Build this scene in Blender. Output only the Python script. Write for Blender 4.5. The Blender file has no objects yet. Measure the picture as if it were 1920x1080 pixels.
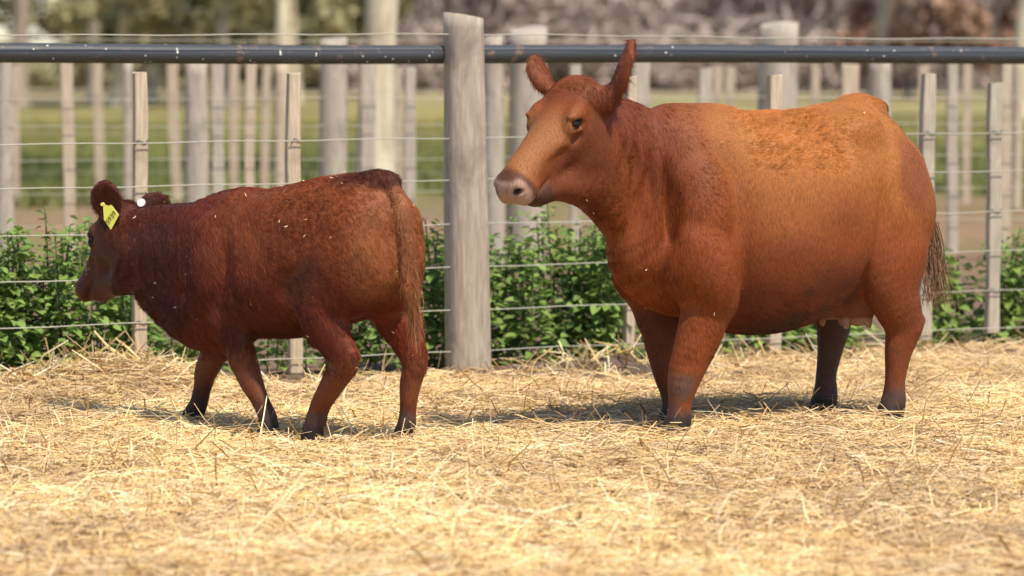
import bpy, bmesh, math, random, os
import numpy as np
from mathutils import Vector, Matrix

random.seed(7)
RNG = np.random.default_rng(11)
R = math.radians
scene = bpy.context.scene
COL = scene.collection

# ------------------------------------------------------------------ camera, sky, sun, exposure
FPX, CAM_H, FOCUS = 6510.0, 1.43, 13.75        # focal length in photograph pixels, eye height, focus distance
PITCH = math.atan(420.0 / FPX)
cam_data = bpy.data.cameras.new('camera')
cam_data.sensor_width = 36.0
cam_data.lens = FPX / 1920.0 * 36.0
cam_data.clip_start, cam_data.clip_end = 0.5, 6000.0
cam_data.dof.use_dof = True
cam_data.dof.focus_distance = FOCUS
cam_data.dof.aperture_fstop = 2.5
cam = bpy.data.objects.new('camera', cam_data)
cam.location = (0, 0, CAM_H)
cam.rotation_euler = (R(90) - PITCH, 0, 0)
COL.objects.link(cam)
scene.camera = cam

SUN_EL, SUN_AZ = R(60), R(144)                 # azimuth clockwise from +Y: from behind the camera, to the right
world = bpy.data.worlds.new('World')
scene.world = world
world.use_nodes = True
wn = world.node_tree.nodes
sky = wn.new('ShaderNodeTexSky')
sky.sky_type = 'NISHITA'
sky.sun_disc = False
sky.sun_elevation = SUN_EL
sky.sun_rotation = SUN_AZ
sky.dust_density = 0.5
sky.air_density = 1.0
world.node_tree.links.new(sky.outputs[0], wn['Background'].inputs[0])
wn['Background'].inputs[1].default_value = 0.12
sun_data = bpy.data.lights.new('sun', 'SUN')
sun_data.energy = 3.95
sun_data.angle = R(2.0)
sun_data.color = (1.0, 0.92, 0.79)
sun = bpy.data.objects.new('sun', sun_data)
sd = Vector((math.sin(SUN_AZ) * math.cos(SUN_EL), math.cos(SUN_AZ) * math.cos(SUN_EL), math.sin(SUN_EL)))
sun.rotation_euler = sd.to_track_quat('Z', 'Y').to_euler()
sun.location = (6, -6, 12)
COL.objects.link(sun)
scene.view_settings.view_transform = 'Standard'
scene.view_settings.look = 'None'
scene.view_settings.gamma = 1.0
scene.view_settings.use_curve_mapping = False
scene.view_settings.exposure = 0.55
scene.cycles.use_denoising = True
scene.cycles.max_bounces = 8
scene.cycles.sample_clamp_indirect = 6.0

# ------------------------------------------------------------------ helpers
def at(x, y, Y):
    """the point at ground distance Y seen at photograph pixel (x, y)"""
    v, u = (540.0 - y) / FPX, (x - 960.0) / FPX
    fy = math.cos(PITCH) + math.sin(PITCH) * v
    fz = -math.sin(PITCH) + math.cos(PITCH) * v
    return Vector((u * Y / fy, Y, CAM_H + fz * Y / fy))

def tag(o, label=None, cat=None, group=None, kind=None):
    if label: o['label'] = label
    if cat: o['category'] = cat
    if group: o['group'] = group
    if kind: o['kind'] = kind
    return o

def empty(name, loc=(0, 0, 0), rz=0.0):
    o = bpy.data.objects.new(name, None)
    o.location = loc
    o.rotation_euler = (0, 0, rz)
    o.empty_display_size = 0.1
    COL.objects.link(o)
    return o

def link(name, data, mat=None, parent=None):
    o = bpy.data.objects.new(name, data)
    COL.objects.link(o)
    if mat is not None and hasattr(data, 'materials') and len(data.materials) == 0:
        data.materials.append(mat)
    if parent is not None:
        o.parent = parent
    return o

def np_mesh(name, verts, faces, smooth=False, colors=None, fcol=None):
    """mesh from numpy arrays; faces is (n,3) or (n,4)"""
    me = bpy.data.meshes.new(name)
    verts = np.asarray(verts, np.float32)
    faces = np.asarray(faces, np.int32)
    n, k = faces.shape
    me.vertices.add(len(verts)); me.vertices.foreach_set('co', verts.ravel())
    me.loops.add(n * k); me.loops.foreach_set('vertex_index', faces.ravel())
    me.polygons.add(n)
    me.polygons.foreach_set('loop_start', np.arange(0, n * k, k, dtype=np.int32))
    if smooth:
        me.polygons.foreach_set('use_smooth', np.ones(n, bool))
    me.update(calc_edges=True)
    if colors is not None:
        a = me.color_attributes.new('tint', 'FLOAT_COLOR', 'POINT')
        c = np.ones((len(verts), 4), np.float32); c[:, :3] = colors
        a.data.foreach_set('color', c.ravel())
    return me

class NT:
    """small node-tree writer"""
    def __init__(self, name):
        self.m = bpy.data.materials.new(name)
        self.m.use_nodes = True
        self.t = self.m.node_tree
        self.b = self.t.nodes['Principled BSDF']
        self.b.inputs['Specular IOR Level'].default_value = 0.3
        self.b.inputs['Roughness'].default_value = 0.8
    def n(self, kind, **kw):
        nd = self.t.nodes.new(kind)
        for k, v in kw.items(): setattr(nd, k, v)
        return nd
    def l(self, a, b): self.t.links.new(a, b)
    def coord(self, which='Object', scale=(1, 1, 1), rot=(0, 0, 0)):
        c = self.n('ShaderNodeTexCoord'); mp = self.n('ShaderNodeMapping')
        mp.inputs['Scale'].default_value = scale
        mp.inputs['Rotation'].default_value = rot
        self.l(c.outputs[which], mp.inputs['Vector'])
        return mp.outputs[0]
    def noise(self, vec, scale, detail=4, rough=0.55, dist=0.0):
        nd = self.n('ShaderNodeTexNoise')
        nd.inputs['Scale'].default_value = scale
        nd.inputs['Detail'].default_value = detail
        nd.inputs['Roughness'].default_value = rough
        nd.inputs['Distortion'].default_value = dist
        if vec is not None: self.l(vec, nd.inputs['Vector'])
        return nd.outputs['Fac']
    def ramp(self, fac, stops, interp='LINEAR'):
        nd = self.n('ShaderNodeValToRGB')
        cr = nd.color_ramp; cr.interpolation = interp
        while len(cr.elements) < len(stops): cr.elements.new(0.5)
        for e, (p, c) in zip(cr.elements, stops):
            e.position = p
            e.color = (c, c, c, 1) if isinstance(c, (int, float)) else (*c, 1)
        self.l(fac, nd.inputs[0])
        return nd.outputs[0]
    def mix(self, a, b, fac, mode='MIX'):
        nd = self.n('ShaderNodeMix', data_type='RGBA', blend_type=mode)
        for s, v in ((nd.inputs['A'], a), (nd.inputs['B'], b), (nd.inputs['Factor'], fac)):
            if hasattr(v, 'is_linked'): self.l(v, s)
            elif isinstance(v, tuple): s.default_value = (*v, 1)
            else: s.default_value = v
        return nd.outputs['Result']
    def attr(self, name, out='Color'):
        nd = self.n('ShaderNodeAttribute'); nd.attribute_name = name
        return nd.outputs[out]
    def base(self, c):
        if hasattr(c, 'is_linked'): self.l(c, self.b.inputs['Base Color'])
        else: self.b.inputs['Base Color'].default_value = (*c, 1)
        return self
    def bump(self, h, strength=0.4, dist=0.01):
        nd = self.n('ShaderNodeBump')
        nd.inputs['Strength'].default_value = strength
        nd.inputs['Distance'].default_value = dist
        self.l(h, nd.inputs['Height'])
        self.l(nd.outputs[0], self.b.inputs['Normal'])
        return self
    def rough(self, v):
        self.b.inputs['Roughness'].default_value = v
        return self

def smooth_interp(xs, ys, x):
    """Catmull-Rom / monotone-ish cubic through (xs, ys)"""
    xs, ys = np.asarray(xs, float), np.asarray(ys, float)
    m = np.gradient(ys, xs)
    i = np.clip(np.searchsorted(xs, x) - 1, 0, len(xs) - 2)
    h = xs[i + 1] - xs[i]
    t = np.clip((x - xs[i]) / h, 0, 1)
    return ((2*t**3 - 3*t**2 + 1) * ys[i] + (t**3 - 2*t**2 + t) * h * m[i]
            + (-2*t**3 + 3*t**2) * ys[i + 1] + (t**3 - t**2) * h * m[i + 1])

def catmull(pts, n):
    pts = np.asarray(pts, float)
    u = np.arange(len(pts), dtype=float)
    q = np.linspace(0, len(pts) - 1, n)
    return np.stack([smooth_interp(u, pts[:, k], q) for k in range(pts.shape[1])], 1)

def vnoise(p, scale, seed=0):
    """smooth 3-D value noise in [-1, 1] for numpy points"""
    q = p * scale + seed * 17.31
    i = np.floor(q).astype(np.int64); f = q - i
    f = f * f * (3 - 2 * f)
    def h(a, b, c):
        n = (a * 374761393 + b * 668265263 + c * 2147483647 + seed * 1274126177) & 0xFFFFFFFF
        n = ((n ^ (n >> 13)) * 1274126177) & 0xFFFFFFFF
        return ((n ^ (n >> 16)) & 0xFFFF) / 32767.5 - 1.0
    out = 0
    for dx in (0, 1):
        for dy in (0, 1):
            for dz in (0, 1):
                w = (f[:, 0] if dx else 1 - f[:, 0]) * (f[:, 1] if dy else 1 - f[:, 1]) * (f[:, 2] if dz else 1 - f[:, 2])
                out = out + w * h(i[:, 0] + dx, i[:, 1] + dy, i[:, 2] + dz)
    return out

# ------------------------------------------------------------------ animal bodies: one continuous surface grown from a distance field
class Field:
    def __init__(self, lo, hi, h):
        self.lo, self.h = np.array(lo, float), h
        self.n = np.ceil((np.array(hi) - self.lo) / h).astype(int) + 1
        self.v = np.full(self.n, 1.0, np.float32)
    def block(self, lo, hi):
        a = np.clip(np.floor((np.array(lo) - self.lo) / self.h).astype(int), 0, self.n - 1)
        b = np.clip(np.ceil((np.array(hi) - self.lo) / self.h).astype(int) + 1, 1, self.n)
        sl = tuple(slice(i, j) for i, j in zip(a, b))
        g = [(self.lo[k] + self.h * np.arange(a[k], b[k])).astype(np.float32) for k in range(3)]
        return sl, g[0][:, None, None], g[1][None, :, None], g[2][None, None, :]
    def put(self, sl, d, k, op='add'):
        a = self.v[sl]
        if op == 'add':
            h = np.clip(0.5 + 0.5 * (a - d) / k, 0, 1)
            self.v[sl] = a * (1 - h) + d * h - k * h * (1 - h)
        else:                                   # carve
            h = np.clip(0.5 - 0.5 * (a + d) / k, 0, 1)
            self.v[sl] = a * (1 - h) - d * h + k * h * (1 - h)
    def trunk(self, prof, k=0.05, expo=2.3):
        """prof rows: s, z top, z bottom, half width, height of the widest point (0..1)"""
        P = np.array(prof, float)
        sl, x, y, z = self.block((P[:, 0].min() - .15, -P[:, 3].max() - .15, P[:, 2].min() - .15),
                                 (P[:, 0].max() + .15, P[:, 3].max() + .15, P[:, 1].max() + .15))
        xs = x.ravel(); xc = np.clip(xs, P[:, 0].min(), P[:, 0].max())
        f = lambda c: smooth_interp(P[:, 0], P[:, c], xc).astype(np.float32)[:, None, None]
        zt, zb, w, m = f(1), f(2), f(3), f(4)
        zc = zb + (zt - zb) * m
        hz = np.where(z > zc, zt - zc, zc - zb)
        nrm = (np.abs(z - zc) / hz) ** expo + (np.abs(y) / w) ** expo
        nrm = nrm ** (1 / expo)
        d = (nrm - 1) * np.minimum(np.minimum(hz, w), 0.2)
        ds = (xs - xc)[:, None, None]
        d = np.where(np.abs(ds) > 0, np.sqrt(np.maximum(d, 0) ** 2 + ds ** 2) + np.minimum(d, 0) * 0.0, d)
        self.put(sl, d.astype(np.float32), k)
    def tube(self, rows, k=0.04, n=None, lat=(0, 1, 0)):
        """rows: x, y, z, radius across the lateral axis' plane, lateral radius"""
        rows = np.asarray(rows, float)
        n = n or (len(rows) - 1) * 4 + 1
        Q = catmull(rows, n)
        mr = Q[:, 3:].max() + k * 1.5 + .01
        sl, x, y, z = self.block(Q[:, :3].min(0) - mr, Q[:, :3].max(0) + mr)
        lat = np.array(lat, float); lat /= np.linalg.norm(lat)
        best = None
        for a, b in zip(Q[:-1], Q[1:]):
            ab = b[:3] - a[:3]; L2 = max((ab ** 2).sum(), 1e-9)
            px, py, pz = x - a[0], y - a[1], z - a[2]
            t = np.clip((px * ab[0] + py * ab[1] + pz * ab[2]) / L2, 0, 1).astype(np.float32)
            dx, dy, dz = px - t * ab[0], py - t * ab[1], pz - t * ab[2]
            dl = dx * lat[0] + dy * lat[1] + dz * lat[2]
            do2 = np.maximum(dx * dx + dy * dy + dz * dz - dl * dl, 0)
            ra, rl = a[3] + t * (b[3] - a[3]), a[4] + t * (b[4] - a[4])
            d = (np.sqrt(do2 / ra ** 2 + dl * dl / rl ** 2) - 1) * np.minimum(ra, rl)
            best = d if best is None else np.minimum(best, d)
        self.put(sl, best.astype(np.float32), k)
    def ball(self, c, r, k=0.04, axes=None, op='add'):
        """ellipsoid with radii r along the rows of axes"""
        c, r = np.array(c, float), np.array(r, float)
        A = np.eye(3) if axes is None else np.array(axes, float)
        m = r.max() + k * 1.5 + .01
        sl, x, y, z = self.block(c - m, c + m)
        px, py, pz = x - c[0], y - c[1], z - c[2]
        loc = [px * A[i, 0] + py * A[i, 1] + pz * A[i, 2] for i in range(3)]
        k0 = np.sqrt(sum((loc[i] / r[i]) ** 2 for i in range(3)))
        k1 = np.sqrt(sum((loc[i] / r[i] ** 2) ** 2 for i in range(3)))
        d = k0 * (k0 - 1) / np.maximum(k1, 1e-6)
        d = np.where(k0 < .05, -r.min(), d)
        self.put(sl, d.astype(np.float32), k, op)
    def ear(self, base, tip, face, width, th=0.009, cup=5.0, k=0.018):
        """a cupped leaf: base to tip, opening towards face"""
        base, tip, face = (np.array(v, float) for v in (base, tip, face))
        u = tip - base; L = np.linalg.norm(u); u /= L
        w = face - u * (face @ u); w /= np.linalg.norm(w)
        v = np.cross(w, u)
        m = width + .05
        sl, x, y, z = self.block(np.minimum(base, tip) - m, np.maximum(base, tip) + m)
        px, py, pz = x - base[0], y - base[1], z - base[2]
        U = px * u[0] + py * u[1] + pz * u[2]
        V = px * v[0] + py * v[1] + pz * v[2]
        W = px * w[0] + py * w[1] + pz * w[2]
        us = np.clip(U / L, 0, 1)
        prof = width * smooth_interp([0, .15, .4, .65, .85, 1.0], [.42, .72, 1.0, .98, .80, .30], us)
        cupk = cup * smooth_interp([0, .3, 1.0], [2.6, 1.3, .7], us)
        dv = np.maximum(np.abs(V) - prof, 0)
        du = U - us * L
        dw = W - cupk * np.minimum(V * V, .01)
        d = np.sqrt(dv ** 2 + du ** 2 + (dw * .8) ** 2) - th
        self.put(sl, d.astype(np.float32), k)
    def mesh(self):
        v = self.v; nx, ny, nz = v.shape
        s = v < 0
        c = [s[i:nx-1+i, j:ny-1+j, k:nz-1+k] for i in (0, 1) for j in (0, 1) for k in (0, 1)]
        cnt = sum(q.astype(np.int8) for q in c)
        act = (cnt > 0) & (cnt < 8)
        idx = np.full(act.shape, -1, np.int32)
        I = np.argwhere(act); idx[act] = np.arange(len(I))
        offs = np.array([(i, j, k) for i in (0, 1) for j in (0, 1) for k in (0, 1)])
        val = np.stack([v[I[:, 0]+o[0], I[:, 1]+o[1], I[:, 2]+o[2]] for o in offs], 1)
        acc = np.zeros((len(I), 3)); num = np.zeros(len(I))
        for a in range(8):
            for b in range(a + 1, 8):
                if np.abs(offs[a] - offs[b]).sum() != 1: continue
                cr = (val[:, a] < 0) != (val[:, b] < 0)
                t = val[:, a] / np.where(cr, val[:, a] - val[:, b], 1)
                p = offs[a] + t[:, None] * (offs[b] - offs[a])
                acc[cr] += p[cr]; num[cr] += 1
        P = self.lo + self.h * (I + acc / num[:, None])
        quads = []
        for ax in range(3):
            lo = [slice(1, -1)] * 3; hi = [slice(1, -1)] * 3
            lo[ax] = slice(0, -1); hi[ax] = slice(1, None)
            e = s[tuple(lo)] != s[tuple(hi)]
            E = np.argwhere(e)
            off = np.ones(3, int); off[ax] = 0
            E = E + off
            flip = s[E[:, 0], E[:, 1], E[:, 2]]
            b, c2 = [(1, 2), (2, 0), (0, 1)][ax]
            q = []
            for db, dc in ((-1, -1), (0, -1), (0, 0), (-1, 0)):
                g = E.copy(); g[:, b] += db; g[:, c2] += dc
                q.append(idx[g[:, 0], g[:, 1], g[:, 2]])
            q = np.stack(q, 1)
            q[~flip] = q[~flip][:, ::-1]
            quads.append(q)
        Q = np.concatenate(quads)
        Q = Q[(Q >= 0).all(1)]
        # keep the largest connected piece's vertices, then relax lightly
        for _ in range(2):
            S = np.zeros_like(P); W = np.zeros(len(P))
            for a, b in ((0, 1), (1, 2), (2, 3), (3, 0)):
                np.add.at(S, Q[:, a], P[Q[:, b]]); np.add.at(W, Q[:, a], 1)
                np.add.at(S, Q[:, b], P[Q[:, a]]); np.add.at(W, Q[:, b], 1)
            P = P * .5 + .5 * S / np.maximum(W, 1)[:, None]
        return P, Q

def vert_normals(P, Q):
    n = np.cross(P[Q[:, 2]] - P[Q[:, 0]], P[Q[:, 3]] - P[Q[:, 1]])
    N = np.zeros_like(P)
    for k in range(4): np.add.at(N, Q[:, k], n)
    return N / np.maximum(np.linalg.norm(N, axis=1), 1e-9)[:, None]

def sstep(a, b, x):
    t = np.clip((x - a) / (b - a), 0, 1)
    return t * t * (3 - 2 * t)

def mixc(c, d, f):
    return c * (1 - f[:, None]) + np.asarray(d) * f[:, None]

def grow_hair(name, P, Q, colors, flow, length, count, mat, parent, radius=0.0006, lift=0.30, weight=None, curl=None, seed=3, npt=5, light=0.35, tuft=.55):
    """hair strands on the surface; flow(P) -> direction, length(P) -> metres"""
    rng = np.random.default_rng(seed)
    N = vert_normals(P, Q)
    A = np.linalg.norm(np.cross(P[Q[:, 2]] - P[Q[:, 0]], P[Q[:, 3]] - P[Q[:, 1]]), axis=1)
    if weight is not None: A = A * weight(P[Q].mean(1))
    fi = rng.choice(len(Q), count, p=A / A.sum())
    w = rng.random((count, 2))
    c4 = np.stack([(1-w[:, 0])*(1-w[:, 1]), w[:, 0]*(1-w[:, 1]), w[:, 0]*w[:, 1], (1-w[:, 0])*w[:, 1]], 1)
    root = (P[Q[fi]] * c4[:, :, None]).sum(1)
    nor = (N[Q[fi]] * c4[:, :, None]).sum(1); nor /= np.linalg.norm(nor, axis=1)[:, None]
    col = (colors[Q[fi]] * c4[:, :, None]).sum(1)
    F = flow(root)
    cell = np.stack([vnoise(root, 22, seed + k) for k in range(3)], 1)
    cell2 = np.stack([vnoise(root, 70, seed + 9 + k) for k in range(3)], 1)
    F = F + 0.35 * cell + tuft * cell2 + rng.normal(0, .16, root.shape)
    F -= nor * (F * nor).sum(1)[:, None]
    F /= np.maximum(np.linalg.norm(F, axis=1), 1e-6)[:, None]
    L = length(root) * rng.uniform(.55, 1.25, count)
    lf = np.clip(lift * rng.uniform(.4, 1.7, count) * (1 + .5 * cell2[:, 0]), .05, 1.2)
    B = np.cross(nor, F)
    cv = np.zeros(count) if curl is None else curl(root)
    ph = rng.uniform(0, 6.28, count) * .25 + 6 * cell2[:, 1]
    t = np.linspace(0, 1, npt)
    pts = np.zeros((count, npt, 3))
    for i, q in enumerate(t):
        side = cv * np.sin(ph + q * 5.5) * q
        up = lf * (q - .55 * q * q) + .35 * cv * q * np.cos(ph + q * 5.5)
        pts[:, i] = root - nor * .002 + L[:, None] * (F * q * (1 - .12 * lf[:, None]) + nor * up[:, None] + B * (side + .12 * cell[:, 0] * q * q)[:, None])
    hc = bpy.data.hair_curves.new(name)
    hc.add_curves([npt] * count)
    hc.position_data.foreach_set('vector', pts.astype(np.float32).ravel())
    rad = np.tile(radius * np.array([1.0, .95, .8, .55, .15])[:npt], count) * np.repeat(rng.uniform(.7, 1.3, count), npt)
    ra = hc.attributes.get('radius') or hc.attributes.new('radius', 'FLOAT', 'POINT')
    ra.data.foreach_set('value', rad.astype(np.float32))
    B0 = np.cross(nor, flow(root)); B0 /= np.maximum(np.linalg.norm(B0, axis=1), 1e-6)[:, None]
    warp = root + .012 * cell
    streak = vnoise(np.stack([(warp * B0).sum(1) * 55, (warp * nor).sum(1) * 8, (warp * flow(root)).sum(1) * 7], 1), 1.0, seed + 31)
    broad = vnoise(root, 7, seed + 33)
    jit = np.exp(rng.normal(0, light * .5, count) + light * .35 * cell2[:, 2] + light * .9 * streak + light * .5 * broad)
    cc = np.ones((count, 4), np.float32); cc[:, :3] = np.clip(col * jit[:, None], 0.004, .9)
    ca = hc.attributes.new('tint', 'FLOAT_COLOR', 'CURVE')
    ca.data.foreach_set('color', cc.ravel())
    hc.materials.append(mat)
    o = bpy.data.objects.new(name, hc); COL.objects.link(o); o.parent = parent
    return o

# ------------------------------------------------------------------ animal materials
def coat_material(name, gain=1.0):
    m = NT(name)
    c = m.attr('tint')
    v = m.noise(m.coord('Object', (60, 60, 14)), 3.0, 5, .65)
    m.base(m.mix(c, m.ramp(v, [(.25, .45), (.8, 1.35)]), 1.0, 'MULTIPLY'))
    m.rough(.62)
    m.bump(v, .5, .006)
    return m.m
def hair_material(name):
    m = NT(name)
    m.base(m.attr('tint'))
    m.rough(.42)
    m.b.inputs['Specular IOR Level'].default_value = .22
    return m.m
M_COAT = coat_material('cattle_coat')
M_HAIR = hair_material('cattle_hair')
_e = NT('cattle_eye'); _e.base((.010, .006, .004)).rough(.12); _e.b.inputs['Specular IOR Level'].default_value = .3
M_EYE = _e.m
HAIR = True
# ------------------------------------------------------------------ cattle
def head_frame(p0, yaw, pitch, roll=0.0):
    """axes of a head whose forehead-nose line is pitched down from the body's forward axis"""
    ex = np.array([math.cos(yaw) * math.cos(pitch), math.sin(yaw) * math.cos(pitch), -math.sin(pitch)])
    ey = np.array([-math.sin(yaw), math.cos(yaw), 0.0])
    ez = np.cross(ex, ey)
    ey, ez = ey * math.cos(roll) + ez * math.sin(roll), ez * math.cos(roll) - ey * math.sin(roll)
    return np.array(p0, float), np.stack([ex, ey, ez])

def add_head(F, fr, S, muzzle=1.0, jaw=1.0):
    p0, A = fr
    W = lambda x, y, z: p0 + S * (x * A[0] + y * A[1] + z * A[2])
    def T(rows, k): F.tube([[*W(x, y, z), ra * S, rl * S] for x, y, z, ra, rl in rows], k * S, lat=A[1])
    T([(.045, 0, -.085, .078, .088), (.11, 0, -.100, .095, .108), (.18, 0, -.102, .098, .103), (.26, 0, -.094, .090, .083),
       (.34, 0, -.083, .080, .067), (.41, 0, -.076, .072 * muzzle, .064 * muzzle), (.455, 0, -.076, .062 * muzzle, .066 * muzzle)], .03)
    for sg in (-1, 1):
        T([(.07, sg*.045, -.165, .07, .055), (.15, sg*.05, -.205*jaw, .066, .052), (.24, sg*.04, -.195*jaw, .054, .044), (.33, sg*.026, -.165*(.5+.5*jaw), .044, .040), (.41, sg*.016, -.140*(.6+.4*jaw), .030, .034)], .05)
        F.ball(W(.150, sg*.086, -.040), np.array([.050, .030, .034]) * S, .03 * S, A)          # brow
        F.ball(W(.188, sg*.088, -.058), np.array([.036, .022, .028]) * S, .02 * S, A)          # lids
        e1 = A[0] * .64 + A[2] * .77; E = np.stack([e1, A[1], np.cross(e1, A[1])])
        F.ball(W(.180, sg*.124, -.051), np.array([.031, .034, .0200]) * S, .008 * S, E, 'carve')
        F.ball(W(.172, sg*.096, -.029), np.array([.030, .013, .010]) * S, .008 * S, E)         # upper lid
        F.ball(W(.192, sg*.096, -.073), np.array([.026, .012, .008]) * S, .008 * S, E)         # lower lid
        F.ball(W(.215, sg*.098, -.090), np.array([.030, .016, .014]) * S, .020 * S, A, 'carve')# tear groove
        F.ball(W(.255, sg*.064, -.078), np.array([.07, .020, .022]) * S, .020 * S, A)          # face crest
        F.ball(W(.330, sg*.086, -.100), np.array([.07, .022, .030]) * S, .030 * S, A, 'carve') # hollow behind the lips
        F.ball(W(.120, sg*.078, -.150), np.array([.075, .034, .080]) * S, .018 * S, A)         # cheek muscle
        F.ball(W(.468, sg*.038, -.062), np.array([.036, .032, .036]) * S, .025 * S, A)         # nostril wings
        F.ball(W(.512, sg*.047, -.052), np.array([.020, .013, .012]) * S, .008 * S, A, 'carve')
        F.ball(W(.500, sg*.056, -.060), np.array([.016, .016, .007]) * S, .006 * S, A, 'carve')
        F.ball(W(.462, sg*.042, -.104), np.array([.045, .030, .032]) * S, .025 * S, A)          # upper lip
        F.ball(W(.430, sg*.062, -.130), np.array([.070, .022, .007]) * S, .008 * S, A, 'carve')  # mouth line
    F.ball(W(.535, 0, -.085), np.array([.022, .004, .030]) * S, .006 * S, A, 'carve')              # cleft of the lip
    F.ball(W(.050, 0, -.042), np.array([.065, .092, .036]) * S, .05 * S, A)                      # poll
    F.ball(W(.400, 0, -.150), np.array([.060, .046, .028]) * S, .02 * S, A)                    # chin
    return W

def leg(F, rows, k=.022):
    F.tube(rows, k, n=(len(rows) - 1) * 5 + 1)

def hoof_cleft(F, c, ax):
    F.ball(c, (.012, .004, .03), .006, None, 'carve')

def eye_mesh(r):
    me = bpy.data.meshes.new('eye'); bm = bmesh.new()
    bmesh.ops.create_uvsphere(bm, u_segments=20, v_segments=14, radius=r)
    for f in bm.faces: f.smooth = True
    bm.to_mesh(me); bm.free()
    me.materials.append(M_EYE)
    return me

def make_cow():
    root = empty('cow', (1.075, 14.04, 0), R(212))
    F = Field((-.86, -.50, -.07), (1.48, .50, 1.58), .0065)
    F.trunk([(-.66, 1.00, .78, .10, .5), (-.62, 1.10, .66, .17, .5), (-.54, 1.200, .58, .225, .55), (-.43, 1.268, .52, .262, .55),
             (-.30, 1.272, .46, .300, .52), (-.12, 1.252, .385, .345, .46), (.08, 1.246, .345, .365, .44), (.26, 1.250, .36, .318, .45),
             (.42, 1.262, .42, .238, .5), (.54, 1.250, .46, .235, .5), (.63, 1.19, .50, .185, .5), (.70, 1.08, .57, .12, .5), (.75, .98, .66, .05, .5)], .05, 2.25)
    F.ball((-.44, 0, 1.252), (.11, .07, .045), .06)                       # tail head
    for sg in (-1, 1):
        F.ball((-.25, sg*.185, 1.155), (.085, .06, .05), .08)             # hooks
        F.ball((-.57, sg*.125, 1.02), (.06, .06, .06), .08)              # pins
        F.ball((-.46, sg*.180, .84), (.180, .130, .26), .05)
        F.ball((-.45, sg*.215, .66), (.125, .095, .20), .015, [(.98, 0, .2), (0, 1, 0), (-.2, 0, .98)])              # thigh
        F.ball((.515, sg*.205, .84), (.120, .110, .22), .045)
        F.ball((.510, sg*.220, .64), (.128, .115, .23), .015, [(.97, 0, -.24), (0, 1, 0), (.24, 0, .97)])   # upper arm                # shoulder
        F.ball((.56, sg*.175, .62), (.115, .10, .14), .04)
        F.ball((.425, sg*.222, .52), (.062, .064, .10), .03)             # elbow                  # point of shoulder
        F.ball((.362, sg*.370, .66), (.024, .090, .25), .03, None, 'carve')# behind the shoulder
    # neck, throat, brisket
    F.tube([(.36, 0, 1.01, .23, .19), (.52, 0, 1.00, .245, .165), (.66, 0, 1.035, .225, .135), (.79, 0, 1.085, .210, .125), (.94, .006, 1.120, .175, .118)], .06)
    F.tube([(.52, 0, .60, .15, .13), (.66, 0, .66, .13, .11), (.74, 0, .80, .10, .08), (.88, 0, .93, .08, .07)], .07)
    for sg in (-1, 1):
        for fx, fz, fr in ((.650, .90, .17), (.715, .98, .13), (.775, 1.02, .10), (.835, 1.04, .08)):
            F.ball((fx, sg*(.178 - .10*(fx - .65)), fz), (.016, .055, fr), .025, None, 'carve')
        F.ball((-.270, sg*.325, .54), (.030, .110, .075), .04, None, 'carve')   # flank fold
        F.ball((-.330, sg*.330, .72), (.025, .060, .15), .06, None, 'carve')    # before the thigh
        F.ball((.965, sg*.150, .955), (.06, .050, .020), .03, [(.72, 0, .69), (0, 1, 0), (-.69, 0, .72)], 'carve')  # jaw to neck   # fold before the shoulder
    hf = head_frame((.990, .010, 1.388), R(13), R(44), R(-3))
    HS = 1.14
    W = add_head(F, hf, HS, 1.0, 1.50)
    F.ear((.905, .118, 1.300), (.840, .185, 1.515), (-.80, .52, -.30), .074, .011, 5.5)
    F.ball((.915, .108, 1.290), (.05, .05, .05), .04)
    F.ear((1.010, -.115, 1.325), (1.052, -.188, 1.455), (.35, -.9, .1), .050, .010, 6.0)
    # legs: x, y, z, fore-aft radius, lateral radius
    leg(F, [(.47, .17, .70, .15, .10), (.485, .195, .50, .115, .085), (.520, .185, .36, .097, .070), (.572, .168, .205, .070, .060), (.588, .160, .10, .047, .044), (.592, .156, .035, .052, .050), (.61, .154, -.02, .060, .056)])
    leg(F, [(.47, -.17, .70, .15, .10), (.465, -.19, .50, .115, .085), (.45, -.17, .36, .090, .068), (.432, -.150, .205, .069, .059), (.42, -.14, .10, .046, .043), (.415, -.136, .035, .050, .048), (.435, -.134, -.02, .058, .054)])
    leg(F, [(-.40, .17, .82, .20, .13), (-.40, .20, .62, .148, .10), (-.435, .21, .48, .108, .080), (-.485, .205, .365, .083, .062), (-.466, .20, .26, .060, .050), (-.452, .197, .14, .043, .040), (-.447, .195, .06, .052, .049), (-.425, .193, -.01, .058, .056)])
    leg(F, [(-.40, -.17, .82, .20, .13), (-.36, -.20, .62, .148, .10), (-.40, -.21, .48, .108, .080), (-.44, -.205, .365, .084, .062), (-.425, -.20, .26, .060, .050), (-.40, -.197, .14, .044, .041), (-.395, -.195, .06, .052, .049), (-.375, -.193, -.01, .058, .056)])
    F.tube([(-.52, .215, .355, .03, .03), (-.555, .205, .385, .026, .026)], .03)   # points of the hocks
    F.tube([(-.47, -.215, .355, .03, .03), (-.505, -.205, .385, .026, .026)], .03)
    # udder and teats
    F.ball((-.27, .03, .52), (.15, .125, .125), .05)
    F.ball((-.35, .08, .46), (.07, .07, .10), .03)
    for tx, ty in ((-.37, .12), (-.27, .10), (-.36, -.05), (-.27, -.06)):
        F.tube([(tx, ty, .43, .020, .020), (tx, ty + .006, .365, .012, .012)], .015)
    # tail
    F.tube([(-.58, -.01, 1.16, .035, .035), (-.640, -.04, 1.06, .028, .028), (-.675, -.05, .94, .022, .022), (-.730, -.04, .84, .019, .019), (-.790, -.02, .775, .016, .016)], .03)
    P, Q = F.mesh()
    N = vert_normals(P, Q)
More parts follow.
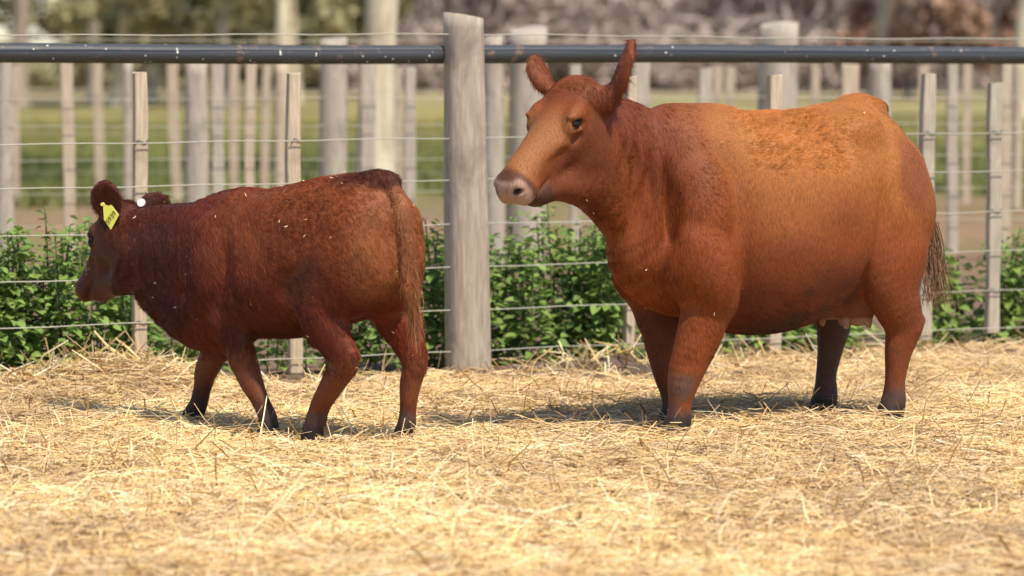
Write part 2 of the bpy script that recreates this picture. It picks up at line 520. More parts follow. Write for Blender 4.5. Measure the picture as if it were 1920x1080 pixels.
    trunk_w = (sstep(.9, .7, P[:, 0]) * sstep(.25, .5, P[:, 2]))[:, None]
    P = P + N * trunk_w * (.007 * vnoise(P * np.array([1, 1, .6]), 6, 14) + .004 * vnoise(P * np.array([1, 1, .5]), 15, 15))[:, None]
    H = (P - hf[0]) @ hf[1].T / HS               # head coordinates
    n1, n2, n3 = vnoise(P, 3.2, 1), vnoise(P, 9, 2), vnoise(P, 40, 3)
    x, y, z = P.T
    c = np.tile(np.array([.240, .053, .0095]), (len(P), 1))
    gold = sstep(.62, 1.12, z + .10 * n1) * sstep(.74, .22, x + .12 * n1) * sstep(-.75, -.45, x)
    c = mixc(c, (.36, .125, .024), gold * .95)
    c = mixc(c, (.165, .033, .0085), sstep(.32, .78, x + .12 * n1 + .05 * n2) * sstep(.15, .05, H[:, 0]) * sstep(.35, .6, z))
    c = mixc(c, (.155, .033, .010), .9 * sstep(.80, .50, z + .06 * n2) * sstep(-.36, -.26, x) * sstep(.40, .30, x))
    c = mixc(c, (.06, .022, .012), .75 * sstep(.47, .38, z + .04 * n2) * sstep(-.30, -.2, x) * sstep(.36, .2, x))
    face = sstep(.10, .26, H[:, 0]) * sstep(-.12, -.03, H[:, 2]) * (H[:, 2] > -.3) * sstep(.80, .92, x)
    c = mixc(c, (.33, .118, .032), face)
    cheek = sstep(.80, .95, x) * sstep(-.085, -.115, H[:, 2] + .012 * n2 + .10 * (H[:, 0] - .3)) * sstep(.05, .12, H[:, 0])
    c = mixc(c, (.165, .040, .0125), cheek * .9)
    c = mixc(c, (.20, .05, .014), sstep(.80, .92, x) * sstep(.12, .02, H[:, 0]) * sstep(-.14, -.06, H[:, 2]))
    muz = (x > .9) * sstep(.425, .455, H[:, 0] + .008 * n2)
    c = mixc(c, (.115, .040, .017), muz)
    chin = (x > .9) * sstep(-.128, -.140, H[:, 2]) * sstep(.36, .40, H[:, 0])
    c = mixc(c, (.075, .030, .017), chin * .9)
    nose = (x > .9) * sstep(.458, .482, H[:, 0] + .10 * (H[:, 2] + .06) + .004 * n3) * sstep(-.130, -.112, H[:, 2]) * sstep(-.018, -.030, H[:, 2])
    c = mixc(c, (.52, .325, .235), nose * (.85 + .15 * n3))
    nos = np.zeros(len(P))
    for sg in (-1, 1):
        q = H - np.array([.508, sg * .050, -.055]); nos = np.maximum(nos, sstep(.021, .013, np.sqrt((q[:, 0]*.6)**2 + q[:, 1]**2 + (q[:, 2]*1.4)**2)))
        q = H - np.array([.181, sg * .100, -.052]); c = mixc(c, (.03, .014, .009), sstep(.024, .018, np.sqrt((q[:, 0]*.8)**2 + (q[:, 1]*.6)**2 + (q[:, 2]*1.3)**2)))
    c = mixc(c, (.012, .006, .005), nos)
    n4 = vnoise(P * np.array([1, 1, 1.6]), 13, 16)
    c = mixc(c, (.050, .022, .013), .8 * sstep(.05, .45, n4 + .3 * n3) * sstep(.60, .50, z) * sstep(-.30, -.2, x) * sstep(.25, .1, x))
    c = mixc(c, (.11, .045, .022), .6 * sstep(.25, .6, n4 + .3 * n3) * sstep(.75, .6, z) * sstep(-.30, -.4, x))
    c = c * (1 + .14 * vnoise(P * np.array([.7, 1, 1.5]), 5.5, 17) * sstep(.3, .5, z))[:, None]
    hipd = np.sqrt(((x + .47) / .09) ** 2 + ((z - .98) / .15) ** 2)
    c = mixc(c, (.19, .046, .012), .75 * sstep(1.25, .6, hipd + .3 * n2))
    c = mixc(c, (.19, .045, .012), .8 * sstep(.62, .45, z) * sstep(-.26, -.34, x))
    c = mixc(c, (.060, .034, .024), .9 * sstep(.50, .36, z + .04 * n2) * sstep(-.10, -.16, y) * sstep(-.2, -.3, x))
    c = mixc(c, (.085, .022, .010), .8 * sstep(.52, .40, z + .04 * n2) * sstep(-.06, -.12, y) * sstep(.3, .4, x))  # far foreleg: shade from near leg and chest painted into the coat
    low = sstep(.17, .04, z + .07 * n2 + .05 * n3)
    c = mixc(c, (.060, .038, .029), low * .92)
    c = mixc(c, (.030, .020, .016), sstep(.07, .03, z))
    kn = np.linalg.norm((P - np.array([.62, .18, .17])) * np.array([1, .8, .8]), axis=1)
    c = mixc(c, (.13, .078, .055), .75 * sstep(.10, .03, kn + .03 * n2 + .02 * n3))
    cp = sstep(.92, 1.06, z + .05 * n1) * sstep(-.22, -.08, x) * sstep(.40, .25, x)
    c = c * (1 + .28 * cp)[:, None]  # curly patch lightened in colour to offset the raised hair's self-shadow
    ud = sstep(.16, .13, np.linalg.norm((P - np.array([-.30, .03, .42])) * np.array([.85, 1, 1]), axis=1))
    c = mixc(c, (.19, .06, .032), ud * .8)
    teat = ud * sstep(.405, .385, z)
    c = mixc(c, (.36, .20, .14), teat)
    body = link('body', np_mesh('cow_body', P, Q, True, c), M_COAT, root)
    for sg in (-1, 1):
        e = link('eye', eye_mesh(.0265), None, root)
        e.location = W(.181, sg * .0865, -.052)
    bare = lambda p: 1 - np.clip(sstep(.452, .47, ((p - hf[0]) @ hf[1].T)[:, 0] / HS) * (p[:, 0] > .9) + sstep(.15, .12, np.linalg.norm((p - np.array([-.30, .03, .40])), axis=1)), 0, 1) * .995
    def flow(p):
        h = (p - hf[0]) @ hf[1].T / HS
        f = np.tile(np.array([-1.0, 0, -.55]), (len(p), 1))
        neck = (sstep(.5, .62, p[:, 0]))[:, None]
        f = f * (1 - neck) + np.array([-.35, 0, -1.0]) * neck
        legs = sstep(.5, .35, p[:, 2])[:, None]
        f = f * (1 - legs) + np.array([-.15, 0, -1.0]) * legs
        hd = (sstep(.05, .12, h[:, 0]) * (p[:, 0] > .8) * (p[:, 2] > .75))[:, None]
        return f * (1 - hd) + (-hf[1][0] + .25 * np.sign(h[:, 1:2]) * hf[1][1]) * hd
    def length(p):
        h = (p - hf[0]) @ hf[1].T / HS
        L = .024 + .024 * sstep(.55, .40, p[:, 2]) * sstep(-.32, -.22, p[:, 0]) * sstep(.36, .28, p[:, 0]) + .010 * sstep(.45, .65, p[:, 0])
        L = L - .006 * sstep(.45, .3, p[:, 0]) * sstep(.5, .6, p[:, 2]) * sstep(1.12, .95, p[:, 2])
        L = np.where((h[:, 0] > .08) & (p[:, 0] > .8) & (h[:, 2] > -.27), .0125, L)
        L = L + .010 * sstep(.95, 1.06, p[:, 2]) * sstep(-.22, -.08, p[:, 0]) * sstep(.40, .25, p[:, 0])
        return np.where(p[:, 2] < .28, .011, L)
    curl = lambda p: .62 * sstep(.90, 1.10, p[:, 2] + .10 * vnoise(p, 5, 8) + .12 * (p[:, 0] - .1)) * sstep(-.22, -.08, p[:, 0]) * sstep(.40, .25, p[:, 0]) * sstep(.02, .08, np.abs(p[:, 1]))
    if HAIR:
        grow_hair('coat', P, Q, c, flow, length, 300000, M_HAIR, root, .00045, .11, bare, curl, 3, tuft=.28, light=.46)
        # the tuft of the tail and the fringe of the ear
        rng = np.random.default_rng(5)
        strands('tail_switch', root, [(np.array([-.765 - .05 * q, -.03 + .02 * q, .815 - .045 * q]) + rng.normal(0, .008, 3),
                np.array([-.17 + .12 * rng.normal(), .05 * rng.normal(), -1.0]), rng.uniform(.14, .33)) for q in rng.random(420)], (.24, .135, .075), .0014, .085, 6)
        strands('ear_fringe', root, [(np.array([.885 + .02*rng.normal(), .130 + .05*q, 1.315 + .12*q]) + rng.normal(0, .006, 3),
                np.array([-.5 + .3*rng.normal(), .8, -.35 + .3*rng.normal()]), rng.uniform(.02, .06)) for q in rng.random(240)], (.035, .014, .008), .0006, .12, 7)
    tag(root, 'big golden red cow standing on straw, pale pink nose, head turned alert', 'cow', 'red cattle')
    return root

def strands(name, root, items, color, radius, wave, seed, npt=8):
    rng = np.random.default_rng(seed)
    n = len(items)
    pts = np.zeros((n, npt, 3))
    for i, (p, d, L) in enumerate(items):
        d = d / np.linalg.norm(d)
        side = np.cross(d, (0.3, 1, .2)); side /= np.linalg.norm(side); s2 = np.cross(d, side)
        a, b, ph = rng.normal(0, wave), rng.normal(0, wave), rng.uniform(0, 1.5)
        for j in range(npt):
            q = j / (npt - 1)
            pts[i, j] = p + d * L * q + L * (side * a * math.sin(ph + 5 * q) * q + s2 * b * math.sin(ph + 4 * q) * q) + np.array([0, 0, -.25]) * L * q * q
    hc = bpy.data.hair_curves.new(name)
    hc.add_curves([npt] * n)
    hc.position_data.foreach_set('vector', pts.astype(np.float32).ravel())
    ra = hc.attributes.get('radius') or hc.attributes.new('radius', 'FLOAT', 'POINT')
    ra.data.foreach_set('value', (np.tile(radius * np.linspace(1, .15, npt) ** .6, n)).astype(np.float32))
    cc = np.ones((n, 4), np.float32); cc[:, :3] = np.array(color) * np.exp(rng.normal(0, .45, (n, 1)))
    ca = hc.attributes.new('tint', 'FLOAT_COLOR', 'CURVE'); ca.data.foreach_set('color', cc.ravel())
    hc.materials.append(M_HAIR)
    o = bpy.data.objects.new(name, hc); COL.objects.link(o); o.parent = root
    return o

CS = .92                                          # head size of the calf against the cow's base head
def make_calf():
    root = empty('calf', (-.833, 13.55, 0), R(141))
    F = Field((-.72, -.36, -.06), (1.44, .36, 1.10), .0055)
    F.trunk([(-.555, .80, .62, .06, .5), (-.52, .89, .56, .130, .5), (-.45, .965, .50, .175, .55), (-.35, 1.005, .455, .190, .55),
             (-.20, 1.000, .42, .200, .5), (0.0, .965, .365, .222, .46), (.18, .935, .355, .215, .46), (.32, .925, .37, .185, .5),
             (.43, .905, .41, .150, .5), (.52, .85, .45, .11, .5)], .04, 2.25)
    F.ball((-.43, 0, .985), (.08, .05, .04), .05)
    for sg in (-1, 1):
        F.ball((-.49, sg*.085, .83), (.05, .04, .05), .05)
        F.ball((-.36, sg*.115, .68), (.15, .095, .20), .05)
        F.ball((.33, sg*.150, .64), (.105, .075, .19), .04)
        F.ball((.40, sg*.10, .53), (.085, .07, .09), .05)
        F.ball((.19, sg*.250, .58), (.03, .060, .18), .05, None, 'carve')
        F.ball((-.16, sg*.225, .56), (.07, .04, .08), .05, None, 'carve')
    F.tube([(.28, 0, .73, .19, .14), (.42, 0, .70, .190, .125), (.56, .0, .68, .195, .112), (.72, -.006, .675, .190, .105), (.90, -.02, .69, .155, .100)], .05)
    F.tube([(.38, 0, .41, .12, .10), (.53, 0, .390, .105, .085), (.65, 0, .425, .095, .075), (.79, -.008, .495, .080, .065)], .07)
    hf = head_frame((1.015, -.025, .872), R(-12), R(50), 0)
    W = add_head(F, hf, CS, 1.0, 1.40)
    b = W(.03, .100, -.075) + np.array([-.03, 0, .015])
    F.ear(b, b + np.array([-.02, .055, .130]), np.array([-.45, .85, .1]), .052, .009, 6.0)
    b = W(.03, -.085, -.065)
    F.ear(b, b + np.array([-.03, -.130, .055]), np.array([.9, -.3, .1]), .050, .009, 6.0)
    leg(F, [(.33, .115, .60, .10, .065), (.255, .13, .43, .085, .06), (.205, .128, .32, .066, .050), (.150, .122, .20, .051, .043), (.10, .12, .12, .037, .034), (.060, .12, .055, .038, .036), (.050, .12, -.01, .044, .042)], .022)
    leg(F, [(.35, -.115, .60, .10, .065), (.42, -.125, .43, .090, .06), (.53, -.122, .32, .068, .050), (.610, -.115, .20, .052, .043), (.635, -.112, .12, .038, .034), (.655, -.11, .055, .038, .036), (.69, -.11, .0, .044, .042)], .04)
    leg(F, [(-.30, .11, .66, .14, .09), (-.245, .135, .50, .115, .072), (-.30, .135, .385, .078, .058), (-.350, .13, .295, .060, .048), (-.290, .125, .21, .050, .042), (-.225, .12, .125, .041, .037), (-.195, .12, .055, .042, .040), (-.175, .12, -.01, .047, .044)], .04)
    leg(F, [(-.36, -.11, .66, .14, .09), (-.365, -.13, .50, .108, .072), (-.435, -.13, .385, .074, .055), (-.485, -.125, .285, .054, .044), (-.470, -.118, .19, .043, .037), (-.462, -.115, .10, .033, .031), (-.458, -.112, .045, .037, .035), (-.44, -.11, -.01, .042, .039)], .04)
    F.tube([(-.37, .135, .30, .022, .022), (-.395, .13, .325, .018, .018)], .02)
    F.ball((-.10, 0, .37), (.05, .035, .035), .03)
    F.tube([(-.48, .0, .965, .032, .032), (-.545, .02, .885, .029, .029), (-.578, .03, .77, .025, .025), (-.588, .026, .62, .021, .021), (-.593, .01, .50, .016, .016)], .015)
    P, Q = F.mesh()
    H = (P - hf[0]) @ hf[1].T / CS
    n1, n2, n3 = vnoise(P, 4, 4), vnoise(P, 11, 5), vnoise(P, 40, 6)
    x, y, z = P.T
    c = np.tile(np.array([.160, .028, .0080]), (len(P), 1))
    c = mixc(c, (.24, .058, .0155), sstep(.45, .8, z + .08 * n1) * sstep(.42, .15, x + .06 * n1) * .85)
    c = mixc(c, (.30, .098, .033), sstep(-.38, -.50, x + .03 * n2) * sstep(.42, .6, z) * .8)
    c = mixc(c, (.060, .014, .0068), sstep(.93, .985, z + .02 * n2) * sstep(-.2, -.34, x) * .8)
    c = mixc(c, (.092, .020, .0085), sstep(.46, .66, x + .05 * n1))
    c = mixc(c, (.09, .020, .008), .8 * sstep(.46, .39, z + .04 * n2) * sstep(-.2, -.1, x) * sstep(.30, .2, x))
    hd = x > .6
    c = mixc(c, (.12, .030, .013), hd * sstep(.46, .50, H[:, 0] + .02 * n3))
    q = H - np.array([.181, .100, -.052]); dd = np.sqrt((q[:, 0]*.8)**2 + (q[:, 1]*.6)**2 + (q[:, 2]*1.1)**2)
    c = mixc(c, (.17, .058, .028), hd * sstep(.075, .045, dd) * .8)
    c = mixc(c, (.03, .011, .008), hd * sstep(.036, .024, dd))
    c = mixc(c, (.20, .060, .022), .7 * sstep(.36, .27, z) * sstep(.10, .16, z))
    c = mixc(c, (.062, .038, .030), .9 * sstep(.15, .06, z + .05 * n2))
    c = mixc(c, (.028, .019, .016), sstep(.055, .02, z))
    md = np.sqrt(((x + .20) / .16) ** 2 + ((z - .60) / .10) ** 2)
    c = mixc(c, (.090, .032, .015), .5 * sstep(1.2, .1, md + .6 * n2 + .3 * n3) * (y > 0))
    c = c * (1 + .16 * vnoise(P * np.array([.8, 1, 1.4]), 6, 18))[:, None]
    tl = (x < -.545) * sstep(.045, .028, np.abs(y - .022)) * (z > .45)
    c = mixc(c, (.36, .135, .052), tl * .85)
    wh = np.linalg.norm(H - np.array([.36, .075, -.06]), axis=1)
    c = mixc(c, (.42, .36, .30), hd * sstep(.022, .012, wh + .006 * n3))
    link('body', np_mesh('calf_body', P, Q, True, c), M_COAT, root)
    for sg in (-1, 1):
        e = link('eye', eye_mesh(.0165), None, root)
        e.location = W(.181, sg * .0865, -.052)
    bare = lambda p: 1 - .995 * sstep(.49, .50, ((p - hf[0]) @ hf[1].T)[:, 0] / CS) * (p[:, 0] > .6)
    def flow(p):
        h = (p - hf[0]) @ hf[1].T / CS
        f = np.tile(np.array([-.75, 0, -.9]), (len(p), 1))
        rear = sstep(-.40, -.5, p[:, 0])[:, None]
        f = f * (1 - rear) + np.array([0, 0, -1.0]) * rear
        legs = sstep(.5, .35, p[:, 2])[:, None]
        f = f * (1 - legs) + np.array([-.25, 0, -1.0]) * legs
        hm = (sstep(.05, .12, h[:, 0]) * (p[:, 0] > .6))[:, None]
        return f * (1 - hm) + (-hf[1][0] * .7 - hf[1][2] * .5) * hm
    def length(p):
        h = (p - hf[0]) @ hf[1].T / CS
        L = .030 + .010 * sstep(.6, .4, p[:, 2]) * (p[:, 2] > .33)
        L = np.where((h[:, 0] > .08) & (p[:, 0] > .75) & (h[:, 2] > -.27), .013, L)
        L = np.where(p[:, 2] < .25, .014, L)
        return np.where((np.abs(p[:, 1] - .022) < .035) & (p[:, 0] < -.55), .055, L)
    curl = lambda p: .25 * sstep(.45, .6, p[:, 2]) * sstep(.1, -.1, p[:, 0])
    if HAIR:
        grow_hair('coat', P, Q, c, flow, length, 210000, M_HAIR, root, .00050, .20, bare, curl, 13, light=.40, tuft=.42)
        rng = np.random.default_rng(15)
        strands('tail_switch', root, [(np.array([-.590, .03 - .03 * q, .76 - .28 * q]) + rng.normal(0, .008, 3),
                np.array([-.05 + .10 * rng.normal(), -.12 + .12 * rng.normal(), -1.0]), rng.uniform(.07, .15)) for q in rng.random(700)], (.32, .125, .055), .0008, .06, 16)
    tag(root, 'small dark red calf walking on straw with a yellow ear tag', 'calf', 'red cattle')
    return root, W, hf
# ------------------------------------------------------------------ ground, straw bed
GZ = -.04
def fence_y(X):                       # the yard fence runs away to the right
    return 16.84 + .54 * X

def bed_height(X, Y):
    p = np.stack([X, Y, 0 * X], 1)
    h = .012 + .022 * vnoise(p, 1.6, 21) + .014 * vnoise(p, 4.5, 22) + .010 * vnoise(p, 11, 23)
    def heap(px, py, r, a, rx=1.0): return a * np.exp(-(((X - px) / rx) ** 2 + (Y - py) ** 2) / r ** 2)
    h = h + heap(-1.80, 15.55, .28, .13, 1.35) + heap(-1.55, 15.60, .16, .05) + heap(-2.4, 15.2, .5, .04) + heap(.42, 16.6, .25, .04)
    h = h + heap(1.6, 17.2, .4, .02, 2)
    h = h - .048 - .035 * sstep(15.0, 16.4, Y) * sstep(-1.75, -1.2, X)
    return h

def build_ground():
    xs = np.concatenate([-np.geomspace(900, 8, 12), np.linspace(-7, 7, 57), np.geomspace(8, 900, 12)])
    ys = np.concatenate([np.linspace(-40, 4, 6), np.linspace(5, 45, 81), np.geomspace(47, 2500, 26)])
    X, Y = np.meshgrid(xs, ys, indexing='ij')
    p = np.stack([X.ravel(), Y.ravel(), 0 * X.ravel()], 1)
    near = sstep(80, 30, p[:, 1]) * sstep(15.5, 17.5, p[:, 1])
    z = GZ - .03 + near * (.03 * vnoise(p, .9, 31) + .02 * vnoise(p, 2.3, 32))
    p[:, 2] = z
    nx, ny = X.shape
    i = np.arange(nx * ny).reshape(nx, ny)
    Q = np.stack([i[:-1, :-1], i[1:, :-1], i[1:, 1:], i[:-1, 1:]], -1).reshape(-1, 4)
    m = NT('field_and_dirt')
    co = m.coord('Object')
    sx = m.n('ShaderNodeSeparateXYZ'); m.l(co, sx.inputs[0])
    big = m.noise(m.coord('Object', (.12, .05, 1)), 1.0, 4, .6)
    mid = m.noise(m.coord('Object', (.9, .45, 1)), 1.0, 5, .65)
    fine = m.noise(co, 6.0, 6, .7)
    # distance along the yard, wavering, picks dirt lane / pasture / dry far pasture
    add = m.n('ShaderNodeMath', operation='MULTIPLY_ADD')
    m.l(big, add.inputs[0]); add.inputs[1].default_value = 16.0; m.l(sx.outputs[1], add.inputs[2])
    mr = m.n('ShaderNodeMapRange'); m.l(add.outputs[0], mr.inputs[0])
    mr.inputs[1].default_value, mr.inputs[2].default_value = 10, 210
    zone = m.ramp(mr.outputs[0], [(0.0, (.17, .115, .075)), (.105, (.19, .125, .085)), (.135, (.27, .17, .10)), (.175, (.23, .155, .095)),
                                  (.20, (.175, .170, .055)), (.30, (.205, .195, .065)), (.42, (.28, .24, .085)), (.56, (.30, .255, .105)), (.72, (.33, .265, .14)), (1.0, (.30, .25, .14))])
    dirt = m.ramp(fine, [(.3, .55), (.7, 1.3)])
    c = m.mix(zone, dirt, .75, 'MULTIPLY')
    patch = m.ramp(mid, [(.50, 0.0), (.66, 1.0)])
    grn = m.mix((.09, .135, .035), (.20, .19, .06), fine)
    c = m.mix(c, grn, m.mix((0, 0, 0), patch, .55))
    m.base(c).rough(.95)
    m.b.inputs['Specular IOR Level'].default_value = .05
    m.bump(fine, .6, .03)
    tag(link('ground', np_mesh('ground', p, Q, True), m.m), kind='structure')

    # the bed of trodden straw in the yard
    xs, ys = np.arange(-4.2, 4.61, .035), np.arange(6.5, 19.6, .035)
    X, Y = np.meshgrid(xs, ys, indexing='ij')
    X, Y = X.ravel(), Y.ravel()
    Z = bed_height(X, Y)
    over = Y - fence_y(X)
    Z = Z - .16 * sstep(-.25, .35, over + .15 * vnoise(np.stack([X, Y, 0*X], 1), 2.2, 33) - .35 * sstep(1.0, 1.6, X))
    nx, ny = len(xs), len(ys)
    i = np.arange(nx * ny).reshape(nx, ny)
    Q = np.stack([i[:-1, :-1], i[1:, :-1], i[1:, 1:], i[:-1, 1:]], -1).reshape(-1, 4)
    m = NT('trodden_straw')
    a = m.noise(m.coord('Object', (9, 60, 10)), 1.5, 5, .7, .6)
    b = m.noise(m.coord('Object', (50, 10, 10), (0, 0, .5)), 1.5, 5, .7, .6)
    d = m.noise(m.coord('Object'), 1.3, 4, .6)
    c = m.mix(m.ramp(a, [(.3, (.16, .10, .045)), (.6, (.42, .29, .12)), (.85, (.62, .46, .22))]), m.ramp(b, [(.3, (.20, .13, .055)), (.7, (.55, .39, .17))]), .5)
    c = m.mix(c, (.11, .068, .038), m.ramp(d, [(.60, 0.0), (.74, .8)]))
    m.base(c).rough(.9); m.bump(a, .8, .02)
    tag(link('straw_bed', np_mesh('straw_bed', np.stack([X, Y, Z], 1), Q, True), m.m), kind='structure')

def straw_material(name='straw'):
    m = NT(name)
    v = m.noise(m.coord('Object'), 90.0, 2, .5)
    m.base(m.mix(m.attr('tint'), m.ramp(v, [(.3, .75), (.7, 1.15)]), 1.0, 'MULTIPLY')).rough(.55)
    m.b.inputs['Specular IOR Level'].default_value = .3
    return m.m

def stalk_mesh(name, root, azim, tilt, L, W, col, bend, twist):
    """flattened, lightly bent stalks: three V sections each, eight triangles"""
    n = len(root)
    d = np.stack([np.cos(azim) * np.cos(tilt), np.sin(azim) * np.cos(tilt), np.sin(tilt)], 1)
    s = np.stack([-np.sin(azim), np.cos(azim), 0 * azim], 1)
    u = np.cross(d, s)
    s, u = s * np.cos(twist)[:, None] + u * np.sin(twist)[:, None], u * np.cos(twist)[:, None] - s * np.sin(twist)[:, None]
    V = np.zeros((n, 3, 3, 3), np.float32)
    for k, q in enumerate((-.5, 0.0, .5)):
        c = root + d * (L * q)[:, None] + (s * bend[:, :1] + u * bend[:, 1:]) * (L * (1 - 4 * q * q))[:, None]
        w = W * (1.0 if k == 1 else .75)
        V[:, k, 0] = c - s * w[:, None] * .5
        V[:, k, 1] = c + u * w[:, None] * .42
        V[:, k, 2] = c + s * w[:, None] * .5
    base = (np.arange(n) * 9)[:, None, None]
    f = np.array([[0, 1, 4, 3], [1, 2, 5, 4], [3, 4, 7, 6], [4, 5, 8, 7]])[None]
    F = (base + f).reshape(-1, 4)
    return np_mesh(name, V.reshape(-1, 3), F, False, np.repeat(col, 9, 0))

STRAW_C = np.array([(.74, .56, .27), (.66, .48, .20), (.78, .63, .36), (.52, .35, .13), (.36, .24, .11), (.60, .50, .30), (.84, .72, .48), (.26, .17, .09)])
STRAW_P = np.array([.27, .23, .18, .12, .06, .08, .05, .01])
def build_straw():
    rng = np.random.default_rng(41)
    n = 190000
    Y = 8.6 + (18.6 - 8.6) * rng.random(n) ** 1.1
    X = (rng.random(n) * 2 - 1) * (Y * .158 + .25)
    far = rng.random(n) < .14
    X = np.where(far, np.sign(X) * (Y * .158 + .25 + rng.random(n) * 1.1), X)
    p = np.stack([X, Y, 0 * X], 1)
    nz = vnoise(p, 1.8, 51)
    over = Y - fence_y(X)
    soil = 1.3 * np.exp(-(((X - .42) / .50) ** 2 + ((Y - 16.62) / .36) ** 2)) + .6 * np.exp(-(((X - 1.65) / .45) ** 2 + ((Y - 17.2) / .30) ** 2)) + .5 * np.exp(-(((X + .95) / .5) ** 2 + ((Y - 16.1) / .25) ** 2))
    keep = (rng.random(n) > np.minimum(.96, .95 * soil)) & (over < -.05 + .25 * nz + .30 * sstep(1.0, 1.6, X))
    X, Y, nz = X[keep], Y[keep], nz[keep]
    n = len(X)
    p = np.stack([X, Y, 0 * X], 1)
    Z = bed_height(X, Y) + rng.gamma(1.6, .008, n)
    # lay follows slow swirls, loosely
    az = 2.2 * vnoise(p, .9, 52) + rng.normal(0, 1.0, n) + np.where(rng.random(n) < .5, 0, math.pi)
    tl = rng.normal(0, .13, n)
    up = rng.random(n) < .032
    tl = np.where(up, rng.uniform(.25, 1.0, n), tl)
    L = rng.gamma(3.2, .031, n) + .025
    W = rng.uniform(.0018, .0056, n)
    W = np.where(rng.random(n) < .06, W * 1.9, W)
    Z = Z + np.where(up, np.sin(tl) * L * .4, np.abs(np.sin(tl)) * L * .25)
    ci = rng.choice(8, n, p=STRAW_P)
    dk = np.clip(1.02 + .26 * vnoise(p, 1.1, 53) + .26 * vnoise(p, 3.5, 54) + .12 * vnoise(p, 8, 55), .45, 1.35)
    dk = dk * (1 - .35 * np.exp(-(((X - .75) / .75) ** 2 + ((Y - 14.75) / .6) ** 2)))  # mostly the cow's shadow painted into the straw tint, with some trampling
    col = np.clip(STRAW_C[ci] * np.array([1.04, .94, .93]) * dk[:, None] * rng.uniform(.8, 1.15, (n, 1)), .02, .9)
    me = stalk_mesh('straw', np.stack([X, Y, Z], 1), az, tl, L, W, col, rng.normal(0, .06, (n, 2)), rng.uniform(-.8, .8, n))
    tag(link('straw', me, M_STRAW), 'loose golden straw strewn over the yard floor', 'straw', kind='stuff')
    # coarse dry stems thrown along the fence
    n = 420
    src = rng.choice(4, n, p=[.45, .25, .15, .15])
    cx = np.array([.45, -1.82, 1.9, -2.3])[src]; cy = np.array([16.62, 15.55, 17.55, 15.3])[src]; sx = np.array([.22, .26, .55, .3])[src]
    X = cx + rng.normal(0, 1, n) * sx; Y = cy + rng.normal(0, .12, n) + .4 * (X - cx)
    tl = rng.uniform(-.1, .85, n); L = rng.uniform(.07, .24, n)
    Z = bed_height(X, Y) + .01 + np.sin(np.abs(tl)) * L * .45
    col = STRAW_C[rng.choice([0, 1, 2, 6, 3], n)] * rng.uniform(.8, 1.1, (n, 1))
    me = stalk_mesh('dry_stems', np.stack([X, Y, Z], 1), rng.uniform(0, 6.28, n), tl, L, rng.uniform(.004, .011, n), col, rng.normal(0, .12, (n, 2)), rng.uniform(-1.5, 1.5, n))
    tag(link('dry_stems', me, M_STRAW), 'coarse broken dry stems scattered in tufts along the fence foot', 'stems', kind='stuff')

def build_soil():
    """dark clods turned up between the straw and the fence"""
    rng = np.random.default_rng(61)
    m = NT('dark_soil')
    a = m.noise(m.coord('Object'), 14, 6, .7)
    m.base(m.ramp(a, [(.3, (.075, .048, .034)), (.55, (.13, .086, .060)), (.8, (.22, .155, .11))])).rough(.95)
    m.bump(a, .9, .02)
    V, Fc, off = [], [], 0
    def clump(cx, cy, sx, sy, n, r0, r1):
        nonlocal off
        for _ in range(n):
            x, y = rng.normal(cx, sx), rng.normal(cy, sy)
            r = rng.uniform(r0, r1)
            bm = bmesh.new(); bmesh.ops.create_icosphere(bm, subdivisions=2, radius=1)
            P = np.array([v.co[:] for v in bm.verts]); T = np.array([[v.index for v in f.verts] for f in bm.faces]); bm.free()
            P = P * (1 + .35 * vnoise(P, 1.3, int(rng.integers(999)))[:, None] + .2 * vnoise(P, 3.1, int(rng.integers(999)))[:, None])
            P = P * np.array([r * rng.uniform(.8, 1.5), r * rng.uniform(.8, 1.4), r * rng.uniform(.4, .7)])
            z = bed_height(np.array([x]), np.array([y]))[0]
            V.append(P + np.array([x, y, z - .012 + r * .1])); Fc.append(T + off); off += len(P)
    clump(.42, 16.66, .26, .12, 190, .025, .085)
    clump(.30, 16.40, .24, .10, 60, .012, .04)
    clump(1.62, 17.32, .30, .10, 50, .02, .06)
    clump(-.95, 16.22, .25, .08, 40, .02, .06)
    clump(-.18, 16.55, .10, .05, 24, .015, .045)
    clump(2.4, 17.75, .35, .10, 40, .02, .06)
    tag(link('soil', np_mesh('soil', np.concatenate(V), np.concatenate(Fc), True), m.m), 'dark crumbled soil clods turned up along the fence foot', 'soil', kind='stuff')

# ------------------------------------------------------------------ fences
def wood_material(name, light, dark, stain):
    m = NT(name)
    g = m.noise(m.coord('Object', (26, 26, 3.2)), 1.2, 7, .7, .7)
    k = m.noise(m.coord('Object', (4, 4, 2.2)), 1.0, 5, .6, .8)
    f = m.noise(m.coord('Object', (90, 90, 6)), 1.0, 4, .6)
    c = m.mix(m.ramp(g, [(.25, dark), (.62, light)]), m.ramp(f, [(.3, .72), (.65, 1.08)]), .8, 'MULTIPLY')
    c = m.mix(c, stain, m.ramp(k, [(.50, 0.0), (.66, .7)]))
    m.base(c).rough(.85); m.bump(g, .6, .006)
    return m.m
M_POST = wood_material('weathered_post_wood', (.48, .395, .31), (.28, .215, .16), (.17, .12, .09))
M_BATTEN = wood_material('batten_wood', (.58, .46, .335), (.38, .28, .19), (.26, .185, .125))
M_GREY = wood_material('grey_wood', (.50, .425, .335), (.32, .265, .205), (.20, .165, .125))
_w = NT('fence_wire'); _w.base((.46, .44, .36)).rough(.5); _w.b.inputs['Metallic'].default_value = .25
M_WIRE = _w.m
_t = NT('tie_wire'); _t.base((.06, .055, .05)).rough(.6)
M_TIE = _t.m
